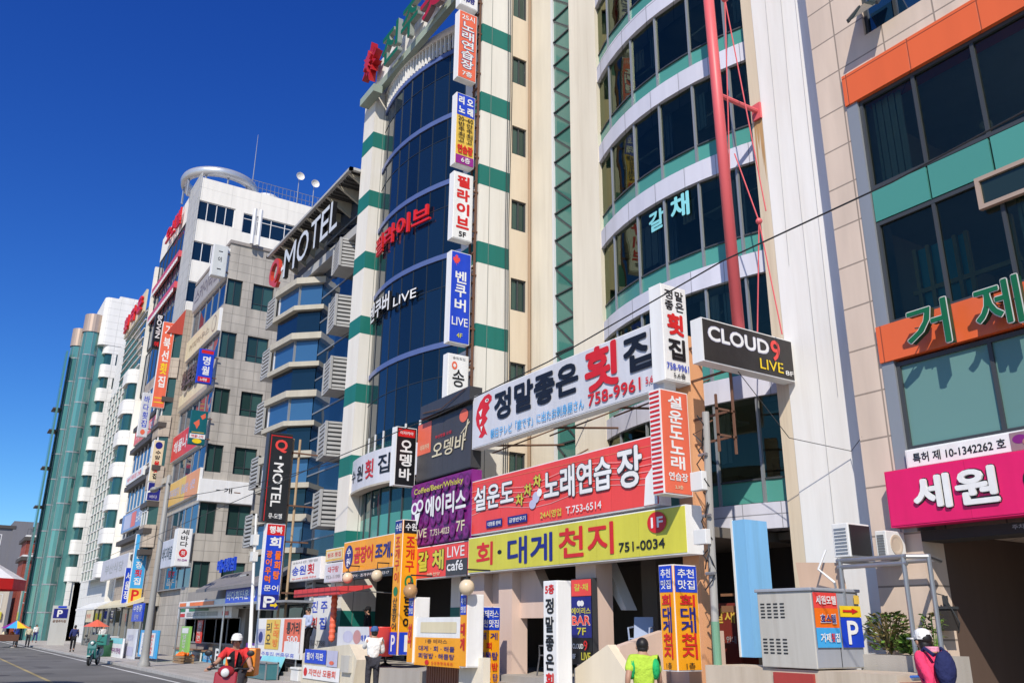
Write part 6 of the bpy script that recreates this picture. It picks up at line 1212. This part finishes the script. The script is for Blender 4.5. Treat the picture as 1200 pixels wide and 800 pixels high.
def person(label, loc, rz, shirt, trousers, pose=None, cap=None, sleeves=True, scale=1., extra=None, group=None, detail=True, shoes=(.03, .03, .03), hairlen=0., skirt=False):
    J = dict(STAND); J.update(pose or {})
    g = lambda k, s: J[k+('L' if s > 0 else 'R')] if k+('L' if s > 0 else 'R') in J else (J[k] if s > 0 else mirror(J[k]))
    r = thing('person', label, 'person', (0, 0, 0), group)
    pts = [J['pel'], J['spi'], J['che'], J['nec'], J['hea'], J['top']]; E_ = [(0, 1), (1, 2), (2, 3), (3, 4), (4, 5)]
    R_ = [(.115, .145), (.105, .13), (.11, .16), (.05, .05), (.09, .075), (.07, .06)]
    hx, hz = J['hea'][0], J['hea'][2]; fd = J.get('face', 0.); fx, fy = cos(fd), sin(fd)
    nose = (J['hea'][0]+.115*fx, J['hea'][1]+.115*fy, hz-.0); pts.append(nose); E_.append((4, 6)); R_.append(.016)
    for s in (1, -1):
        b0 = len(pts); pts += [g('sh', s), g('el', s), g('wr', s), g('ha', s)]; E_ += [(2, b0), (b0, b0+1), (b0+1, b0+2), (b0+2, b0+3)]; R_ += [.06, .043, .03, (.035, .018)]
        if detail:
            w_, h_ = Vector(g('wr', s)), Vector(g('ha', s)); d = (h_-w_).normalized(); sd = d.cross(Vector((0, 0, 1)) if abs(d.z) < .9 else Vector((0, 1, 0))).normalized(); cu = d.cross(sd)
            for k, (o_, l_) in enumerate(((-.03, .07), (-.01, .085), (.01, .08), (.03, .06))):
                i = len(pts); a = h_+sd*o_+d*.02; pts += [tuple(a+d*l_*.5+cu*.006), tuple(a+d*l_*.85+cu*.03)]; E_ += [(b0+3, i), (i, i+1)]; R_ += [.0095, .008]
            i = len(pts); a = w_+d*.03; pts += [tuple(a+sd*.05*(-1)+d*.02), tuple(a+sd*.055*(-1)+d*.055+cu*.015)]; E_ += [(b0+2, i), (i, i+1)]; R_ += [.011, .009]
        b1 = len(pts); pts += [g('hip', s), g('kn', s), g('an', s), g('to', s)]; E_ += [(0, b1), (b1, b1+1), (b1+1, b1+2), (b1+2, b1+3)]; R_ += [.085, .055, .038, (.04, .03)]
    skin('body', pts, E_, R_, skin_m, r)
    # clothes: their own surfaces just outside the body
    P, E2, R2 = [J['pel'], J['spi'], J['che'], tuple(Vector(J['che']).lerp(Vector(J['nec']), .7))], [(0, 1), (1, 2), (2, 3)], [(.135, .165), (.125, .15), (.13, .175), (.075, .09)]
    for s in (1, -1):
        b0 = len(P); el, wr = Vector(g('el', s)), Vector(g('wr', s)); sh = Vector(g('sh', s))
        P += [tuple(sh)]; E2.append((2, b0)); R2.append(.078)
        if sleeves: P += [tuple(el), tuple(el.lerp(wr, .9))]; E2 += [(b0, b0+1), (b0+1, b0+2)]; R2 += [.06, .044]
        else: P += [tuple(sh.lerp(el, .75))]; E2.append((b0, b0+1)); R2.append(.068)
    skin('shirt', P, E2, R2, shirt, r)
    P, E2, R2 = [J['pel']], [], [(.135, .16)]
    for s in (1, -1):
        b0 = len(P); P += [g('hip', s), g('kn', s), tuple(Vector(g('kn', s)).lerp(Vector(g('an', s)), .88))]; E2 += [(0, b0), (b0, b0+1), (b0+1, b0+2)]; R2 += [.1, .075, .06]
    skin('trousers', P, E2, R2, trousers, r)
    for s in (1, -1):
        a, t = Vector(g('an', s)), Vector(g('to', s)); skin('shoe', [tuple(a+(a-t)*.25-Vector((0, 0, .04))), tuple(a-Vector((0, 0, .03))), tuple(t)], [(0, 1), (1, 2)], [.042, .05, (.042, .032)], paint('shoe_%d' % int(shoes[0]*100), shoes, .6), r, 1)
    h = Vector(J['hea']); tp = Vector(J['top']); F = Vector((fx, fy, 0)); bk = -F
    m = MB(); m.ball(h+bk*.022+Vector((0, 0, .04)), .1, hair_m, 16, (1.0, .9, .95)); m.ball(h+bk*.045+Vector((0, 0, -.02-hairlen*.6)), .078, hair_m, 12, (.8, 1, 1+hairlen*8)); m.build('hair', r, smooth=True)
    if detail:
        m = MB(); sdv = Vector((-fy, fx, 0))
        for s in (1, -1): m.ball(h+F*.083+sdv*.033*s+Vector((0, 0, .015)), .011, paint('eye_dark', (.02, .015, .012), .2), 8)
        m.ball(h+F*.083+Vector((0, 0, -.055)), .02, paint('lip', (.3, .1, .08), .5), 8, (.5, 1, .35)); m.build('face_features', r, smooth=True)
        m = MB()
        for s in (1, -1): m.ball(h+sdv*.083*s+Vector((0, 0, -.005)), .03, skin_m, 8, (.7, .4, 1)); m.build('ear', r, smooth=True); m = MB()
    if cap:
        cm, brim = cap; m = MB(); c = tp+Vector((0, 0, -.045)); m.lathe([(.1, -.01), (.103, .03), (.085, .085), (.045, .11), (.001, .115)], c, cm, 18)
        ang = math.atan2(fy, fx); m2 = []
        for i in range(9): t = ang-1.0+2.0*i/8; q = .1+brim*max(0, cos((t-ang)*1.35)); m2.append((c.x+q*cos(t), c.y+q*sin(t)))
        m2 += [(c.x+.07*cos(ang+1), c.y+.07*sin(ang+1)), (c.x+.07*cos(ang-1), c.y+.07*sin(ang-1))]
        m.prism(m2, 'z', c.z-.012, c.z+.004, cm); m.build('cap', r, smooth=False)
    if extra: extra(r, J)
    r.scale = (scale,)*3; r.location = loc; r.rotation_euler = (0, 0, rz); return r
walk = dict(knL=(.2, .1, .52), anL=(.22, .1, .1), toL=(.36, .11, .06), knR=(-.05, -.1, .5), anR=(-.28, -.1, .16), toR=(-.18, -.11, .04), elL=(-.16, .23, 1.15), wrL=(-.1, .25, .92), haL=(-.08, .25, .84), elR=(.06, -.23, 1.13), wrR=(.22, -.24, .97), haR=(.28, -.23, .92))
def green_panels(r, J):
    m = MB(); m.ball((-.02, .17, 1.27), .11, cloth('green', (.02, .4, .12)), 10, (1, .62, 1.35)); m.ball((-.02, -.17, 1.27), .11, cloth('green', (.02, .4, .12)), 10, (1, .62, 1.35)); m.build('side_panel', r, smooth=True)
person('person in a lime green and mint sports shirt walking past the ramp wall', (-9.6, 8.45, .02), radians(142), cloth('lime', (.42, .6, .06)), cloth('dark', (.04, .04, .05)), dict(walk, hea=(.05, 0, 1.56), top=(.04, 0, 1.64)), sleeves=False, scale=.965, extra=green_panels)
def backpack(r, J):
    m = MB(); m.ball((-.17, 0, 1.25), .17, cloth('navy', (.02, .025, .09)), 14, (.55, .8, 1.2)); m.build('backpack', r, smooth=True)
    m = MB()
    for s in (.11, -.11): m.tube([(-.14, s, 1.4), (-.02, s*1.1, 1.475), (.12, s, 1.38), (.13, s, 1.18), (-.08, s*1.2, 1.05)], .022, cloth('navy', (.02, .025, .09)), 6)
    m.build('strap', r)
    m = MB(); m.lathe([(.08, -.02), (.082, .02), (.075, .035)], (0, 0, 1.46), cloth('pinktrim', (.75, .3, .4)), 14); m.build('collar', r)
person('person in a hot pink jacket with a navy backpack and white visor by the carport', (-6.25, 10.0, .1), radians(165), cloth('hotpink', (.75, .05, .14)), cloth('dark', (.04, .04, .05)), dict(walk, spi=(.02, 0, 1.1), che=(.06, 0, 1.3), nec=(.09, 0, 1.45), hea=(.13, 0, 1.545), top=(.12, 0, 1.63), sh=(.05, .17, 1.39)), cap=(cloth('white', (.75, .75, .73)), .11), scale=1.0, extra=backpack, hairlen=.03)
person('person in a white shirt and blue cap raising a hand to the mouth', (-20.2, 9.2, .1), radians(165), cloth('white', (.75, .75, .73)), cloth('dark', (.04, .04, .05)), dict(elL=(.12, .22, 1.2), wrL=(.2, .1, 1.42), haL=(.17, .05, 1.5), elR=(.02, -.24, 1.13), wrR=(.22, -.2, 1.1), haR=(.3, -.18, 1.1)), cap=(cloth('bluecap', (.06, .12, .3)), .09), scale=.98)
person('person in a pale blue shirt and black trousers on the steps under the red awning', (-31.3, 11.6, .72), radians(-70), cloth('paleblue', (.4, .47, .65)), cloth('black', (.015, .015, .018)), dict(elL=(.05, .22, 1.15), wrL=(.2, .1, 1.05), haL=(.24, .04, 1.04), elR=(.05, -.22, 1.15), wrR=(.2, -.1, 1.02), haR=(.24, -.04, 1.0)), scale=1.0)
person('person in dark clothes in the shade behind the photo banner', (-27.4, 12.2, .7), radians(-100), cloth('black', (.015, .015, .018)), cloth('black', (.015, .015, .018)), cap=(cloth('black', (.015, .015, .018)), .08))
person('pedestrian in navy and black walking on the far pavement beside the parking totem', (-65.0, 8.3, .1), radians(170), cloth('navy2', (.03, .04, .14)), cloth('black', (.015, .015, .018)), walk, scale=.98, detail=False)
person('pedestrian in a patterned white top near the small red parasol', (-62.3, 9.6, .1), radians(20), cloth('white', (.75, .75, .73)), cloth('black', (.015, .015, .018)), detail=False, hairlen=.1)
person('distant pedestrian in a cream top near the rainbow parasol', (-86, 7.5, 0), radians(0), cloth('cream', (.6, .55, .4)), cloth('dark', (.04, .04, .05)), detail=False)
person('distant pedestrian in blue behind the vendor cart', (-86.5, 6.6, 0), radians(30), cloth('blue', (.04, .08, .4)), cloth('dark', (.04, .04, .05)), detail=False)
person('distant pedestrian in white walking before the teal cylinders', (-100, 9.3, .1), radians(10), cloth('white', (.75, .75, .73)), cloth('navy2', (.03, .04, .14)), walk, detail=False)

def scooter(label, loc, rz, body, box=None, boxtext=None, screen=False):
    r = thing('scooter', label, 'scooter', (0, 0, 0)); bm_ = body
    for x in (.62, -.6):
        m = MB(); m.lathe([(.15, -.045), (.225, -.05), (.25, -.02), (.25, .02), (.225, .05), (.15, .045), (.15, -.045)], (x, 0, .25), dk, 22, 'y'); wh = m.build('wheel', r, smooth=True)
        m = MB(); m.lathe([(.001, -.035), (.05, -.04), (.15, -.03), (.15, .03), (.05, .04), (.001, .035)], (x, 0, .25), galv, 18, 'y'); m.build('rim', wh)
    m = MB(); m.prism([(-.85, .55), (-.75, .75), (-.2, .72), (-.1, .5), (-.1, .32), (.25, .28), (.3, .4), (.0, .4), (-.05, .42), (-.45, .36), (-.8, .42)], 'y', -.16, .16, bm_); m.build('tail_body', r, bevel=.03)
    m = MB(); m.prism([(.25, .28), (.42, .3), (.55, .75), (.5, 1.0), (.42, .98), (.36, .6)], 'y', -.2, .2, bm_); m.build('front_shield', r, bevel=.03)
    m = MB(); m.prism([(-.1, .28), (.3, .26), (.3, .32), (-.1, .34)], 'y', -.2, .2, dk); m.build('footboard', r)
    m = MB(); m.prism([(-.75, .75), (-.2, .72), (-.12, .78), (-.3, .84), (-.75, .86)], 'y', -.15, .15, dk); m.build('seat', r, bevel=.03)
    m = MB(); m.prism([(.38, .5), (.62, .54), (.88, .45), (.9, .4), (.7, .47), (.5, .46)], 'y', -.09, .09, bm_); m.build('front_fender', r, bevel=.02)
    m = MB(); m.tube([(.62, .07, .25), (.5, .07, .7)], .025, galv, 8); m.tube([(.62, -.07, .25), (.5, -.07, .7)], .025, galv, 8); m.build('fork', r)
    m = MB(); m.tube([(.36, .36, 1.03), (.44, .18, 1.05), (.46, 0, 1.0), (.44, -.18, 1.05), (.36, -.36, 1.03)], .016, dk, 8); m.tube([(.46, 0, 1.0), (.5, 0, .7)], .03, dk, 8); m.build('handlebar', r)
    m = MB(); m.ball((.5, 0, 1.0), .1, bm_, 12, (.8, 1.5, 1)); m.build('headset', r, smooth=True)
    m = MB(); m.lathe([(.001, .03), (.06, .02), (.075, 0), (.06, -.05)], (.58, 0, .98), paint('lamp_glass', (.7, .72, .72), .1), 14, 'x'); m.build('headlight', r, smooth=True)
    for s in (1, -1):
        m = MB(); m.tube([(.42, .22*s, 1.05), (.4, .32*s, 1.2), (.38, .36*s, 1.27)], .008, dk, 6); m.ball((.37, .37*s, 1.3), .065, dk, 10, (.35, 1.1, .8)); m.build('mirror', r, smooth=True)
        m = MB(); m.tube([(.3, .4*s, 1.02), (.37, .3*s, 1.03)], .022, dk, 8); m.build('grip', r)
    if screen:
        m = MB(); m.prism([(.5, 1.02), (.52, 1.02), (.4, 1.35), (.38, 1.35)], 'y', -.17, .17, dk); m.build('windscreen', r, bevel=.01)
    if box is not None:
        m = MB(); m.box(-1.1, -.62, -.28, .28, .86, 1.36, box); bx = m.build('carrier_box', r, bevel=.03)
        if boxtext:
            m = MB(); Tq = lambda a, d, z: (a, -.285+d, z)
            put_text(m, Tq, boxtext, -1.0, -.72, .98, 1.22, 0, ink(C['black'])); m.build('lettering', bx)
    r.location = loc; r.rotation_euler = (0, 0, rz); return r
rp = paint('scooter_red', (.3, .015, .02), .25, .15, spec=.6); tp_ = paint('scooter_teal', (.03, .16, .15), .3, .2, spec=.6)
RX, RY, RA = -16.75, 4.85, radians(-28)
scooter('dark red delivery scooter with an orange box, ridden along the road', (RX, RY, 0), RA, rp, paint('orange_box', (.8, .25, .02), .45, .3), '배달')
ride = dict(pel=(-.32, 0, .93), spi=(-.28, 0, 1.06), che=(-.2, 0, 1.25), nec=(-.15, 0, 1.4), hea=(-.11, 0, 1.5), top=(-.13, 0, 1.585), sh=(-.19, .18, 1.34), el=(.02, .3, 1.13), wr=(.24, .38, 1.05), ha=(.31, .38, 1.04), hip=(-.3, .1, .9), kn=(.12, .17, .78), an=(.14, .14, .36), to=(.3, .14, .31), face=.15)
def vest(r, J):
    P = [(-.31, 0, .95), (-.27, 0, 1.08), (-.2, 0, 1.25), (-.17, 0, 1.33)]
    o = skin('vest', P + [(-.19, .13, 1.33), (-.19, -.13, 1.33)], [(0, 1), (1, 2), (2, 3), (2, 4), (2, 5)], [(.145, .175), (.14, .165), (.145, .185), (.08, .1), .085, .085], cloth('black', (.015, .015, .018)), r)
    m = MB(); m.prism([(.0, 1.36), (.07, 1.36), (.03, 1.05)], 'x', -.06, -.045, cloth('redshirt', (.62, .04, .04))); m.box(-.055, -.045, -.13, -.07, 1.2, 1.235, ink(C['white'])); m.build('vest_badge', r)
person('person in a red shirt, black vest and white cap riding the dark red scooter', (RX, RY, 0), RA, cloth('redshirt', (.62, .04, .04)), cloth('dark', (.04, .04, .05)), ride, cap=(cloth('white', (.75, .75, .73)), .1), sleeves=False, extra=vest, scale=.99)
scooter('teal scooter with a green box parked at the kerb before the small red parasol', (-46.3, 6.9, 0), radians(-25), tp_, paint('teal_box', (.03, .2, .17), .4, .3), None, True)
